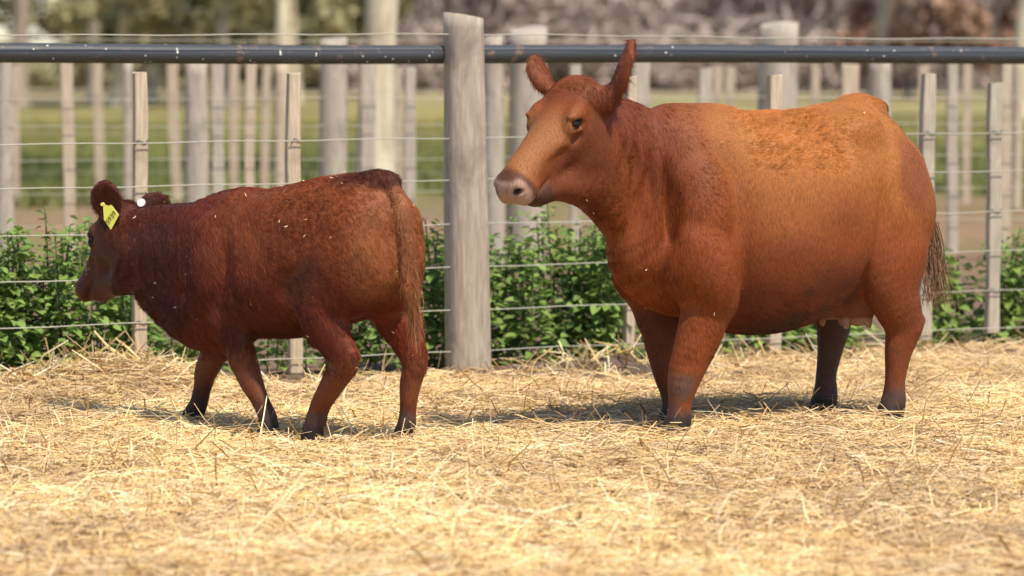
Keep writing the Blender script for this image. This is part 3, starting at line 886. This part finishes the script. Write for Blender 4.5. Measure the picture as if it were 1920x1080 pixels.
def pipe_material():
    m = NT('black_painted_pipe')
    k = m.noise(m.coord('Object', (7, 7, 7)), 1.4, 5, .65)
    s = m.noise(m.coord('Object', (40, 40, 40)), 1.1, 2, .5)
    c = m.mix((.052, .054, .060), (.20, .125, .085), m.ramp(k, [(.60, 0.0), (.66, .85)]))
    c = m.mix(c, (.55, .50, .44), m.ramp(s, [(.73, 0.0), (.76, .9)]))
    m.base(c).rough(.42)
    m.b.inputs['Specular IOR Level'].default_value = .45
    m.bump(k, .2, .004)
    return m.m
M_PIPE = pipe_material()

def pole_mesh(name, r0, r1, h, seg=14, rings=12, rough=.06, seed=1, top=0.0, square=0.0):
    rng = np.random.default_rng(seed)
    a = np.linspace(0, 2 * math.pi, seg, endpoint=False)
    V = []
    for k in range(rings + 1):
        t = k / rings
        r = r0 + (r1 - r0) * t
        sq = (np.abs(np.cos(a)) ** 4 + np.abs(np.sin(a)) ** 4) ** -.25
        rr = r * (1 - square + square * sq)
        p = np.stack([np.cos(a) * rr, np.sin(a) * rr, np.full(seg, t * h)], 1)
        nz = vnoise(np.stack([np.cos(a) * 1.7, np.sin(a) * 1.7, np.full(seg, t * h * 1.4)], 1) + seed, 1.0, seed)
        p[:, :2] *= (1 + rough * nz)[:, None]
        if k == rings: p[:, 2] += top * np.cos(a + seed) * r * 2
        V.append(p)
    ct = V[-1].mean(0) + np.array([0, 0, .004])
    n = len(V) * seg
    V = np.concatenate(V + [ct[None]])
    F = []
    for k in range(rings):
        for i in range(seg):
            j = (i + 1) % seg
            F.append((k*seg+i, k*seg+j, (k+1)*seg+j, (k+1)*seg+i))
    me = bpy.data.meshes.new(name)
    me.from_pydata(V.tolist(), [], F + [(rings*seg+i, rings*seg+(i+1) % seg, n) for i in range(seg)])
    for q in me.polygons: q.use_smooth = q.index < len(F)
    return me

def rod_mesh(name, pts, r, seg=6):
    pts = np.asarray(pts, float); V = []
    d = np.gradient(pts, axis=0); d /= np.linalg.norm(d, axis=1)[:, None]
    s = np.cross(d, (0, 0, 1.0)); s /= np.maximum(np.linalg.norm(s, axis=1), 1e-6)[:, None]
    u = np.cross(s, d)
    a = np.linspace(0, 2 * math.pi, seg, endpoint=False)
    for k in range(len(pts)):
        V.append(pts[k] + r * (np.cos(a)[:, None] * s[k] + np.sin(a)[:, None] * u[k]))
    n = len(pts)
    F = [(k*seg+i, k*seg+(i+1) % seg, (k+1)*seg+(i+1) % seg, (k+1)*seg+i) for k in range(n - 1) for i in range(seg)]
    me = bpy.data.meshes.new(name)
    me.from_pydata(np.concatenate(V).tolist(), [], F + [tuple(range(seg))[::-1], tuple(range((n-1)*seg, n*seg))])
    for q in me.polygons: q.use_smooth = q.index < len(F)
    return me

def stand(name, me, mat, parent, x, y, z, rz=0, lean=(0, 0)):
    o = link(name, me, mat, parent)
    o.location = (x, y, z); o.rotation_euler = (lean[0], lean[1], rz)
    return o

def batten_mesh(w, d, h, seed):
    """a split timber dropper: bevelled, slightly crooked strip"""
    rng = np.random.default_rng(seed)
    n = 7; V = []; F = []
    b = .18
    ring = np.array([(-1, -1 + b), (-1 + b, -1), (1 - b, -1), (1, -1 + b), (1, 1 - b), (1 - b, 1), (-1 + b, 1), (-1, 1 - b)])
    ox = np.cumsum(rng.normal(0, .0035, n + 1)); 
    for k in range(n + 1):
        s = 1 + rng.normal(0, .05)
        for q in ring: V.append((q[0] * w / 2 * s + ox[k], q[1] * d / 2 * s, h * k / n + (0 if k < n else q[0] * rng.normal(0, .004))))
    for k in range(n):
        for i in range(8): F.append((k*8+i, k*8+(i+1) % 8, (k+1)*8+(i+1) % 8, (k+1)*8+i))
    F.append(tuple(range(8))[::-1]); F.append(tuple(range(n*8, n*8+8)))
    me = bpy.data.meshes.new('dropper'); me.from_pydata(V, [], F)
    return me

def build_yard_fence():
    X0 = -.21
    root = empty('yard_fence', (X0, fence_y(X0), GZ))
    o3 = Vector((X0, fence_y(X0), GZ))
    ang = math.atan(.54)
    P = lambda X, z: (X - X0, fence_y(X) - fence_y(X0), z - GZ)
    # main post, leaning a touch, and its neighbours beyond the frame
    for X, h, r, sd in ((X0, 1.70, .106, 3), (X0 - 3.4, 1.68, .10, 4), (X0 + 4.6, 1.70, .105, 5)):
        me = pole_mesh('post', r * 1.03, r * .90, h, 26, 30, .075, sd, .10, .25)
        x, y, z = P(X, GZ)
        stand('post', me, M_POST, root, x, y - .02, z, .3, (0, R(-.9) if X == X0 else 0))
    # steel pipe rail let into the posts' back half
    pts = [P(X, 1.478 + .004 * math.sin(X * 1.7)) for X in np.linspace(-4.6, 5.4, 41)]
    link('pipe_rail', rod_mesh('pipe_rail', [(a, b + .05, c) for a, b, c in pts], .0455, 18), M_PIPE, root)
    # paint chips and droppings on the pipe
    rng = np.random.default_rng(77); V, Fc = [], []
    spots = [(X, rng.uniform(-1.1, .9), rng.uniform(.0025, .006), rng.uniform(.0025, .005)) for X in rng.uniform(-2.6, 3.0, 34)]
    for px, ang_, a_, b_ in ((325, .35, .0055, .017), (518, .2, .005, .016), (585, 0, .004, .011), (1240, .1, .006, .006)):
        u = (px - 960) / FPX; spots.append((16.84 * u / (1 - .54 * u), ang_, a_, b_))
    for X, an, a_, b_ in spots:
        x, y, z = P(X, 1.478 + .004 * math.sin(X * 1.7)); y += .05
        tx = np.array([math.cos(ang), math.sin(ang), 0]); no = np.array([math.sin(ang), -math.cos(ang), 0])
        rd = no * math.cos(an) + np.array([0, 0, 1.0]) * math.sin(an); tz = np.cross(tx, rd)
        c0 = np.array([x, y, z]) + rd * .0462; b0 = len(V)
        for k in range(8):
            w = 2 * math.pi * k / 8; q = rng.uniform(.75, 1.2)
            V.append(c0 + tx * a_ * q * math.cos(w) + tz * b_ * q * math.sin(w) - rd * .0008)
        V.append(c0 + rd * .0012)
        Fc += [(b0 + k, b0 + (k + 1) % 8, b0 + 8) for k in range(8)]
    mw = NT('paint_chip'); mw.base((.66, .62, .55)).rough(.7)
    link('paint_chips', np_mesh('paint_chips', np.array(V), np.array(Fc), True), mw.m, root)['kind'] = 'stuff'
    for i, (z, sag) in enumerate(((1.572, .012), (1.075, .006), (.875, .005), (.662, .005), (.455, .004), (.248, .004), (.050, .003))):
        xs = np.linspace(-4.6, 5.4, 61)
        pts = [P(X, z - sag * (1 - math.cos((X - X0) / 4.0 * 2 * math.pi)) / 2 + .0025 * math.sin(X * 9 + i)) for X in xs]
        link('wire', rod_mesh('wire', [(a, b - .045, c) for a, b, c in pts], .0029, 6), M_WIRE, root)
    # split timber droppers hung on the wires
    for k, (px, top, zb, w) in enumerate(((-180, 1.385, .0, .062), (258, 1.39, .0, .062), (553, 1.385, -.02, .064), (1180, 1.37, 0, .05), (1452, 1.37, -.02, .07), (1735, 1.38, 0, .075), (1862, 1.33, .02, .075), (2030, 1.38, 0, .06))):
        X = None
        u = (px - 960) / FPX
        X = 16.84 * u / (1 - .54 * u)
        x, y, z = P(X, zb)
        d = stand('dropper', batten_mesh(w, .042, top - zb, 70 + k), M_BATTEN if k < 5 else M_GREY, root, x, y, z, ang, (0, R((-.3, .5, .2, .6, 0, .4, -.3, 0)[k])))
        for wz in (1.075, .662, .248):
            t = link('tie', rod_mesh('tie', [(-w*.55, -.03, wz - zb - .012), (-w*.3, -.027, wz - zb + .006), (w*.3, -.027, wz - zb - .006), (w*.55, -.03, wz - zb + .010)], .0028, 5), M_TIE, d)
    tag(root, 'yard fence of thick grey post, black pipe rail, wires and thin timber droppers', 'fence')

def build_back_fences():
    # lane fence with heavy posts, about nine metres behind the yard fence
    def line(name, Y0, slope, label, posts, drops, wires, xa, xb, seed):
        root = empty(name, (0, Y0, GZ))
        Yf = lambda X: Y0 + slope * X
        def solve(px):
            u = (px - 960) / FPX
            return Y0 * u / (1 - slope * u)
        for k, (px, topy, wpx, mat, lean) in enumerate(posts):
            X = solve(px); Y = Yf(X); h = CAM_H + (120 - topy) * Y / FPX - GZ
            r = wpx * Y / FPX / 2
            stand('post', pole_mesh('post', r * 1.05, r * .95, h, 16, 14, .09, seed + k, .10, .35), mat, root, X, Y - Y0, 0, k, (0, R(lean)))
        for k, (px, topy, wpx, mat, lean) in enumerate(drops):
            X = solve(px); Y = Yf(X); h = CAM_H + (120 - topy) * Y / FPX - GZ - .04
            stand('dropper', batten_mesh(wpx * Y / FPX, .045, h, seed + 100 + k), mat, root, X, Y - Y0, .04, math.atan(slope), (0, R(lean)))
        for z in wires:
            xs = np.linspace(xa, xb, 31)
            link('wire', rod_mesh('wire', [(X, Yf(X) - Y0 - .06, z - GZ + .006 * math.sin(X * 2.1 + z * 9)) for X in xs], .0028, 5), M_WIRE, root)
        return tag(root, label, 'fence')
    line('lane_fence', 25.6, .20, 'lane fence of heavy pale posts and battens behind the black pipe rail',
         [(370, 112, 44, M_GREY, 0), (625, 74, 50, M_GREY, .3), (988, 55, 72, M_GREY, -.6), (930, 70, 38, M_GREY, .5), (1455, 46, 70, M_GREY, -.8), (10, 90, 34, M_GREY, 0), (-420, 60, 60, M_GREY, 0), (1648, 108, 40, M_GREY, .4), (2250, 60, 60, M_GREY, 0)],
         [(132, 118, 22, M_BATTEN, -.4), (412, 112, 23, M_GREY, .3), (470, 118, 19, M_BATTEN, .2), (692, 118, 26, M_GREY, 0), (770, 128, 20, M_GREY, .2), (1078, 122, 20, M_GREY, 0), (1205, 118, 30, M_GREY, -.3), (1320, 128, 24, M_GREY, .3), (1590, 122, 34, M_BATTEN, .4), (1787, 112, 20, M_GREY, .3), (1885, 112, 20, M_BATTEN, -.3), (-60, 118, 22, M_BATTEN, 0), (-230, 118, 22, M_BATTEN, 0), (2010, 112, 22, M_BATTEN, 0)],
         (1.60, 1.18, .98, .74, .5, .26), -7, 8, 200)
    line('field_fence', 36.0, -.10, 'field fence of thin leaning battens at the edge of the green pasture',
         [(240, 116, 17, M_GREY, .3), (525, 120, 20, M_BATTEN, .6), (1905, 110, 20, M_BATTEN, -.5)],
         [(30, 122, 15, M_BATTEN, .4), (188, 118, 17, M_BATTEN, -.5), (332, 118, 19, M_BATTEN, -1.2), (438, 116, 16, M_BATTEN, .2), (496, 120, 15, M_BATTEN, 1.0), (748, 126, 14, M_BATTEN, 0), (1345, 124, 16, M_BATTEN, .2), (1369, 126, 17, M_BATTEN, -.3), (1530, 124, 15, M_BATTEN, .5), (1730, 122, 18, M_BATTEN, .2), (1811, 118, 16, M_BATTEN, .4)],
         (1.15, .70, .3), -11, 11, 300)

# ------------------------------------------------------------------ weeds behind the fence
def leaf_data(name, L, W, droop, seed):
    """one pointed leaf with folded midrib: 5 stations, 16 triangles"""
    rng = np.random.default_rng(seed)
    st = np.array([0, .25, .55, .82, 1.0]); wd = np.array([.12, .85, 1.0, .55, .03])
    V = []
    for t, w in zip(st, wd):
        x = L * t; z = -droop * L * t * t
        V += [(x, -W * w / 2, z + W * w * .16), (x, 0, z), (x, W * w / 2, z + W * w * .16)]
    F = []
    for k in range(4): F += [(k*3, k*3+1, k*3+4, k*3+3), (k*3+1, k*3+2, k*3+5, k*3+4)]
    me = bpy.data.meshes.new(name); me.from_pydata(V, [], F)
    for q in me.polygons: q.use_smooth = True
    return me, np.array(V), np.array(F)

def leaf_material(name, a, b):
    m = NT(name)
    oi = m.n('ShaderNodeObjectInfo')
    v = m.noise(m.coord('Object'), 18.0, 3, .6)
    c = m.mix(m.mix(a, b, v), m.mix(a, b, oi.outputs['Random']), .5)
    m.base(c).rough(.6)
    m.b.inputs['Specular IOR Level'].default_value = .2
    tr = m.n('ShaderNodeBsdfTranslucent'); mx = m.n('ShaderNodeMixShader'); mx.inputs[0].default_value = .28
    m.l(c, tr.inputs[0])
    out = m.t.nodes['Material Output']
    m.l(m.b.outputs[0], mx.inputs[1]); m.l(tr.outputs[0], mx.inputs[2]); m.l(mx.outputs[0], out.inputs[0])
    return m.m
M_LEAF = leaf_material('weed_leaf', (.150, .245, .050), (.310, .420, .110))
M_LEAF2 = leaf_material('weed_leaf_dark', (.105, .190, .042), (.23, .330, .085))
_s = NT('weed_stem'); _s.base((.10, .13, .04)); M_STEM = _s.m

def build_weeds():
    rng = np.random.default_rng(81)
    LV = [leaf_data('leaf', .078, .052, .25, 1), leaf_data('leaf', .062, .044, .40, 2), leaf_data('leaf', .094, .064, .35, 3)]
    for i, l in enumerate(LV): l[0].materials.append(M_LEAF if i != 1 else M_LEAF2)
    zones = []                                # (X, Y, height, leaves apart?)
    def zone(x0, x1, n, h0, h1, back, front, where):
        for k in range(n):
            px = rng.uniform(x0, x1); u = (px - 960) / FPX
            off = rng.uniform(.10, back)
            X = (16.84 + off) * u / (1 - .54 * u)
            zones.append((X, 16.84 + .54 * X + off, rng.uniform(h0, h1) * 1.22, off < front, where))
    zone(-120, 200, 34, .42, .62, .9, .30, "before the calf's nose")
    zone(200, 480, 16, .25, .45, .8, .20, "behind the calf's forelegs")
    zone(480, 700, 14, .18, .34, .7, .30, "seen under the calf's belly")
    zone(690, 860, 16, .38, .60, .8, .30, "between the calf's rump and the thick post")
    zone(905, 1190, 34, .40, .60, .9, .32, "between the thick post and the cow's chest")
    zone(1180, 1340, 10, .2, .36, .5, .2, "behind the cow's forelegs")
    zone(1340, 1640, 24, .16, .28, .6, .32, "seen under the cow's belly")
    zone(1725, 1800, 9, .26, .42, .35, .3, "below the cow's tail")
    zone(1850, 1990, 14, .30, .52, .5, .3, "beside the grey dropper past the cow's tail")
    for px, h in ((40, .66), (92, .84), (122, .70), (940, .80), (1036, .84), (1110, .66), (800, .66), (1895, .58)):   # tall shoots
        u = (px - 960) / FPX; X = 17.2 * u / (1 - .54 * u)
        zones.append((X, 17.2 + .54 * X, h, False, 'tall'))
    for (X, Y, h, apart, where) in zones:
        tall = where == 'tall'
        root = empty('leafy_weed', (X, Y, GZ - .02), rng.uniform(0, 6.28))
        lean = rng.normal(0, .06, 2)
        ctr = lambda t: np.array([lean[0] * h * t * t, lean[1] * h * t * t, h * t])
        link('stem', rod_mesh('stem', [ctr(t) for t in np.linspace(0, 1, 6)], .0042, 5), M_STEM, root)
        n = int(h * (150 if not tall else 90)) + 8
        bulk = []
        for k in range(n):
            t = (k + .5) / n
            t = t ** (.85 if not tall else 1.1)
            a = k * 2.4 + rng.normal(0, .4)
            spread = (.16 if not tall else .085) * (1 - .75 * t) * rng.uniform(.15, 1.0)
            c = ctr(t) + np.array([math.cos(a) * spread, math.sin(a) * spread, rng.normal(0, .02) + spread * .25])
            li = int(rng.integers(3)); s = rng.uniform(.5, 1.05) * (1 - .35 * t)
            if tall: s *= .72
            rot = Matrix.Rotation(a, 3, 'Z') @ Matrix.Rotation(rng.uniform(-.7, .35), 3, 'Y') @ Matrix.Rotation(rng.normal(0, .35), 3, 'X')
            if apart:
                o = link('leaf', LV[li][0], None, root)
                o.location = c; o.rotation_euler = rot.to_euler(); o.scale = (s, s, s)
            else:
                bulk.append((LV[li][1] * s) @ np.array(rot).T + c)
        if bulk:
            B = np.concatenate(bulk); nf = LV[0][2]
            Fc = np.concatenate([nf + i * 15 for i in range(len(bulk))])
            link('foliage', np_mesh('foliage', B, Fc, True), M_LEAF if rng.random() < .6 else M_LEAF2, root)
        if tall: tag(root, 'tall thin weed shoot rising above the leafy weeds behind the fence', 'weed', 'tall weed shoots behind the yard fence')
        else: tag(root, ('leafy green weed ' if h > .42 else 'low leafy green weed ') + where, 'weed', 'leafy weeds ' + where)

# ------------------------------------------------------------------ trees and far woods
def bark_material(name, a, b, c):
    m = NT(name)
    v = m.noise(m.coord('Object', (3, 3, .6)), 1.2, 5, .6, .6)
    f = m.noise(m.coord('Object', (14, 14, 2)), 1.2, 4, .6)
    m.base(m.mix(m.ramp(v, [(.35, a), (.55, b), (.75, c)]), m.ramp(f, [(.3, .75), (.7, 1.1)]), .7, 'MULTIPLY')).rough(.85)
    m.bump(f, .5, .02)
    return m.m
M_GUM = bark_material('pale_gum_bark', (.34, .25, .16), (.66, .56, .40), (.74, .66, .52))
M_BARK = bark_material('grey_brown_bark', (.20, .15, .11), (.36, .29, .22), (.44, .37, .29))
def crown_material(name, a, b):
    m = NT(name)
    v = m.noise(m.coord('Object'), .55, 4, .6)
    f = m.noise(m.coord('Object'), 4.0, 3, .6)
    m.base(m.mix(m.ramp(v, [(.35, a), (.65, b)]), m.ramp(f, [(.3, .7), (.7, 1.25)]), 1.0, 'MULTIPLY')).rough(.7)
    return m.m
M_OLIVE = crown_material('olive_leaves', (.27, .245, .115), (.40, .35, .19))
M_GREEN = crown_material('green_leaves', (.17, .175, .085), (.28, .27, .13))
M_BROWN = crown_material('bare_twigs', (.38, .295, .245), (.46, .365, .31))
M_RUST = crown_material('rusty_leaves', (.36, .20, .13), (.46, .30, .21))

def leaf_cloud(name, centers, radii, per, size, seed, aspect=2.2):
    """leaf-sized quads through the volume of several clumps"""
    rng = np.random.default_rng(seed)
    P = []
    for c, r in zip(centers, radii):
        d = rng.normal(0, 1, (per, 3)); d /= np.linalg.norm(d, axis=1)[:, None]
        P.append(np.asarray(c) + d * (rng.random((per, 1)) ** .45) * np.asarray(r))
    P = np.concatenate(P); n = len(P)
    a = rng.normal(0, 1, (n, 3)); a /= np.linalg.norm(a, axis=1)[:, None]
    b = np.cross(a, rng.normal(0, 1, (n, 3))); b /= np.linalg.norm(b, axis=1)[:, None]
    s = size * rng.uniform(.6, 1.4, (n, 1))
    a, b = a * s * aspect / 2, b * s / 2
    V = np.stack([P - a, P + b, P + a, P - b], 1).reshape(-1, 3)
    return np_mesh(name, V, np.arange(n * 4).reshape(-1, 4))

def trunk_mesh(h, r, lean, limbs, seed):
    rng = np.random.default_rng(seed)
    bm_v, bm_f = [], []
    def limb(p0, d, L, r0, r1, n=8, wob=.06):
        seg = 10; base = len(bm_v)
        p = np.array(p0, float); d = np.array(d, float); d /= np.linalg.norm(d)
        for k in range(n + 1):
            t = k / n; rr = r0 + (r1 - r0) * t
            if p0[2] == 0 and k == 0: rr *= 1.25
            s = np.cross(d, (0.3, 1, .1)); s /= np.linalg.norm(s); u = np.cross(s, d)
            for i in range(seg):
                a = 2 * math.pi * i / seg
                bm_v.append(tuple(p + rr * (1 + .07 * rng.normal()) * (math.cos(a) * s + math.sin(a) * u)))
            p = p + d * L / n; d = d + rng.normal(0, wob, 3); d /= np.linalg.norm(d)
        for k in range(n):
            for i in range(seg):
                j = (i + 1) % seg
                bm_f.append((base+k*seg+i, base+k*seg+j, base+(k+1)*seg+j, base+(k+1)*seg+i))
        return p, d
    tip, d = limb((0, 0, 0), (lean, 0, 1), h * .6, r, r * .6, 10, .03)
    ends = []
    for k in range(limbs):
        a = k * 2.4 + rng.normal(0, .3)
        e, _ = limb(tip - d * rng.uniform(0, h * .25), (math.cos(a) * .7, math.sin(a) * .7, 1), h * rng.uniform(.3, .5), r * .42, r * .10)
        ends.append(e)
    me = bpy.data.meshes.new('trunk'); me.from_pydata(bm_v, [], bm_f)
    for q in me.polygons: q.use_smooth = True
    return me, ends

def tree(name, px, Y, h, r, bark, leafm, label, group=None, lean=0.0, seed=1, low=False, limbs=5, per=260, size=.16, droop=0):
    X = (px - 960) / FPX * Y
    root = empty(name, (X, Y, GZ - .02))
    me, ends = trunk_mesh(h, r, lean, limbs, seed)
    link('trunk', me, bark, root)
    rng = np.random.default_rng(seed + 5)
    cs, rs = [], []
    for e in ends:
        for _ in range(3):
            cs.append(e + rng.normal(0, h * .09, 3)); rs.append(np.array([1, 1, .7]) * h * rng.uniform(.08, .14))
    for k in range(droop):
        a = rng.uniform(0, 6.28); q = h * rng.uniform(.1, .3)
        cs.append(np.array([math.cos(a) * q, math.sin(a) * q, h * rng.uniform(.22, .45)])); rs.append(np.array([1, 1, .9]) * h * rng.uniform(.05, .10))
    link('crown', leaf_cloud('crown', cs, rs, per, size, seed + 9), leafm, root)
    tag(root, label, 'tree', group)

def build_trees():
    tree('gum_tree', 706, 42, 13, .225, M_GUM, M_OLIVE, 'thick pale trunked gum tree standing nearest in the pasture', None, .0, 401, limbs=5)
    g = 'pale trunked trees at the field edge'
    labs = ('thick grey brown trunk beside a pale gap of sky', 'slender pale trunk leaning slightly over the olive scrub', 'slender pale trunk leaning clearly to one side', 'thin pale trunk with a strong slant among olive leaves', 'thinnest slanting pale trunk among olive leaves', 'grey brown trunk below an open gap of sky', 'straight pale trunk rising clear above the pipe rail', 'straight pale trunk close behind another pale trunk', 'grey brown trunk before the leafless wood', 'pale trunk beside the rusty leaved trees')
    for k, (px, Y, h, r, ln) in enumerate(((38, 118, 14, .30, .0), (175, 130, 13, .24, .05), (215, 122, 12, .22, .12), (285, 138, 13, .20, .15), (352, 130, 12, .18, .16), (425, 120, 13, .26, -.03), (532, 104, 13, .24, .02), (556, 134, 12, .24, -.02), (1640, 128, 13, .30, .0), (1912, 96, 12, .24, 0))):
        tree('field_tree', px, Y, h, r, M_BARK if k in (0, 5, 8) else M_GUM, (M_OLIVE, M_GREEN)[k % 2], labs[k], g, ln, 420 + k, droop=5 if px < 700 else 0, per=170, size=.22)
    lab = 'dark green bushy tree growing behind the pale trunks'
    for k, (px, Y, h) in enumerate(((270, 165, 11), (500, 170, 12), (610, 150, 13), (185, 175, 8), (-130, 160, 12))):
        tree('bushy_tree', px, Y, h, .2, M_BARK, M_GREEN if k in (1, 2) else M_OLIVE, lab, 'bushy trees behind the pale trunks', 0, 460 + k, droop=13, per=190, size=.32)
    for k, (px, Y, h) in enumerate(((1700, 150, 9), (1790, 158, 9), (1860, 145, 8))):
        tree('rusty_tree', px, Y, h, .16, M_BARK, M_RUST, 'low rusty leaved tree at the far edge of the pasture', 'rusty trees at the field edge', 0, 480 + k, droop=12, per=200, size=.3)
    # the far woods: one mass of leafless brown on the right, olive scrub on the left
    rng = np.random.default_rng(95)
    cs, rs = [], []
    for k in range(330):
        px = rng.uniform(690, 2500); Y = rng.uniform(185, 250)
        z = rng.uniform(.3, 11)
        if z > 2.2 and (795 < px < 875 or 1265 < px < 1310 or 1815 < px < 1905): continue
        cs.append(((px - 960) / FPX * Y, Y, z)); rs.append((rng.uniform(3.0, 6.0), 4.0, rng.uniform(2.0, 4.0)))
    me = leaf_cloud('far_wood', cs, rs, 230, .24, 96, 6)
    tag(link('far_wood', me, M_BROWN), 'hazy brown leafless wood beyond the pasture', 'wood', kind='stuff')
    cs, rs = [], []
    for k in range(120):
        px = rng.uniform(-700, 760); Y = rng.uniform(185, 235)
        z = rng.uniform(.2, 3.2) if rng.random() < .72 else rng.uniform(3, 9)
        if z > 1.8 and (px < 60 or 60 < px < 140 or 365 < px < 465): continue
        cs.append(((px - 960) / FPX * Y, Y, z)); rs.append((rng.uniform(1.4, 3.2), 2.5, rng.uniform(.8, 1.6)))
    me = leaf_cloud('far_scrub', cs, rs, 300, .30, 97, 3)
    tag(link('far_scrub', me, M_OLIVE), 'olive green scrub line beyond the pasture', 'scrub', kind='stuff')

def build_grass():
    """rough pasture tufts"""
    rng = np.random.default_rng(111)
    n = 42000
    Y = 34 + 56 * rng.random(n) ** 1.3
    X = (rng.random(n) * 2 - 1) * (Y * .165 + 1)
    p = np.stack([X, Y, 0 * X], 1)
    d = vnoise(p, .35, 71) + .6 * vnoise(p, 1.1, 72)
    k = d + sstep(37, 45, Y) * 1.2 > .55
    X, Y, d = X[k], Y[k], d[k]; n = len(X)
    h = rng.uniform(.06, .20, n); a = rng.uniform(0, 3.14, n); w = rng.uniform(.012, .035, n)
    base = np.stack([X, Y, np.full(n, GZ - .03)], 1)
    s = np.stack([np.cos(a), np.sin(a), 0 * a], 1) * w[:, None]
    tip = base + np.stack([rng.normal(0, .04, n), rng.normal(0, .04, n), h + .03], 1)
    V = np.stack([base - s, base + s, tip], 1).reshape(-1, 3)
    f = sstep(45, 80, Y) * .8
    col = mixc(np.tile([.15, .165, .045], (n, 1)) * rng.uniform(.7, 1.4, (n, 1)), (.26, .23, .075), f)
    m = NT('pasture_grass'); m.base(m.attr('tint')).rough(.7)
    me = np_mesh('grass', V, np.arange(3 * n).reshape(-1, 3), False, np.repeat(col, 3, 0))
    tag(link('grass', me, m.m), 'rough green pasture grass beyond the fences', 'grass', kind='stuff')
# ------------------------------------------------------------------ ear tag, straw flecks on the calf
def build_tag(root):
    inv = (Matrix.Translation(root.location) @ Matrix.Rotation(root.rotation_euler.z, 4, 'Z')).inverted()
    Yt = 14.015
    m = NT('yellow_tag'); m.base((.78, .74, .13)).rough(.45); my = m.m
    m = NT('tag_print'); m.base((.22, .19, .04)).rough(.6); mp = m.m
    m = NT('white_button'); m.base((.82, .80, .76)).rough(.4); mw = m.m
    # outline in photograph pixels, front face towards the camera, 3 mm thick
    out = [(193, 386), (197, 383.5), (202, 386), (208.5, 384), (223, 403), (208, 431), (195, 412)]
    dep = lambda x: Yt - .0010 * (x - 193)
    fr = [at(x, y, dep(x)) for x, y in out]
    nrm = (fr[4] - fr[0]).cross(fr[5] - fr[0]).normalized()
    if nrm.y > 0: nrm = -nrm
    bk = [p - nrm * .0022 for p in fr]
    n = len(fr)
    V = [tuple(inv @ p) for p in fr + bk]
    F = [tuple(range(n)), tuple(range(n, 2 * n))[::-1]] + [(i, n + i, n + (i + 1) % n, (i + 1) % n) for i in range(n)]
    me = bpy.data.meshes.new('ear_tag'); me.from_pydata(V, [], F)
    bm = bmesh.new(); bm.from_mesh(me); bmesh.ops.recalc_face_normals(bm, faces=bm.faces); bm.to_mesh(me); bm.free()
    t = link('ear_tag', me, my, root); t['label'] = 'yellow plastic ear tag printed 5939'
    # the number, set along the tag's lower edge
    cu = bpy.data.curves.new('digits', 'FONT'); cu.body = '5939'; cu.size = .030; cu.align_x = 'CENTER'; cu.align_y = 'CENTER'; cu.extrude = .0004; cu.offset = .0002
    tmp = bpy.data.objects.new('digits_source', cu); COL.objects.link(tmp)
    dg = bpy.context.evaluated_depsgraph_get()
    dm = bpy.data.meshes.new_from_object(tmp.evaluated_get(dg)); bpy.data.objects.remove(tmp)
    a, b = at(203, 421, dep(203)), at(220, 397.5, dep(220))
    ex = (b - a).normalized(); ez = nrm; ey = ez.cross(ex).normalized()
    if ey.z < 0 and False: ey = -ey
    c = at(208.6, 408, dep(208.6)) + nrm * .0012
    Mx = Matrix(((ex.x, ey.x, ez.x, c.x), (ex.y, ey.y, ez.y, c.y), (ex.z, ey.z, ez.z, c.z), (0, 0, 0, 1)))
    dm.transform(inv @ Mx)
    dm.name = 'digits'
    link('digits', dm, mp, t)
    # stud through the ear and the white button on the other ear
    def disc(name, p, d, r, th, mat, par):
        me = rod_mesh(name, [tuple(inv @ (p - d * th)), tuple(inv @ (p + d * th))], r, 14)
        return link(name, me, mat, par)
    disc('stud', at(192.5, 383, dep(190) - .004), nrm, .0075, .005, my, t)
    p = at(265, 380, 14.10)
    disc('ear_button', p, Vector((-.25, -.95, .2)).normalized(), .017, .004, mw, root)

def fleck_mesh(root_obj, name, count, seed, select, size=(.006, .022)):
    """bits of straw caught in the coat"""
    body = [c for c in root_obj.children if c.name.startswith('body')][0]
    me = body.data
    P = np.zeros(len(me.vertices) * 3, np.float32); me.vertices.foreach_get('co', P); P = P.reshape(-1, 3).astype(float)
    N = np.zeros(len(me.vertices) * 3, np.float32); me.vertices.foreach_get('normal', N); N = N.reshape(-1, 3)
    rng = np.random.default_rng(seed)
    ok = np.flatnonzero(select(P, N))
    i = rng.choice(ok, count)
    n = count
    az = rng.uniform(0, 6.28, n); tl = rng.normal(-.3, .6, n)
    col = STRAW_C[rng.choice([2, 6, 0], n)] * .95
    m = stalk_mesh(name, P[i] + N[i] * .011, az, tl, rng.uniform(*size, n), rng.uniform(.002, .004, n), col, rng.normal(0, .1, (n, 2)), rng.uniform(-1.5, 1.5, n))
    o = link(name, m, M_STRAW, root_obj)
    o['kind'] = 'stuff'

M_STRAW = straw_material()
build_ground()
build_yard_fence()
build_back_fences()
build_trees()
cow = make_cow()
calf, _cw, _ch = make_calf()
build_tag(calf)
fleck_mesh(calf, 'straw_flecks', 32, 5, lambda P, N: (P[:, 2] > .10) & (N[:, 1] > -.2))
fleck_mesh(calf, 'straw_flecks', 20, 6, lambda P, N: (P[:, 2] > .80) & (P[:, 0] < .2))
fleck_mesh(cow, 'straw_flecks', 16, 7, lambda P, N: (P[:, 2] > .10) & (N[:, 1] > -.2))
build_weeds()
build_soil()
build_grass()
build_straw()
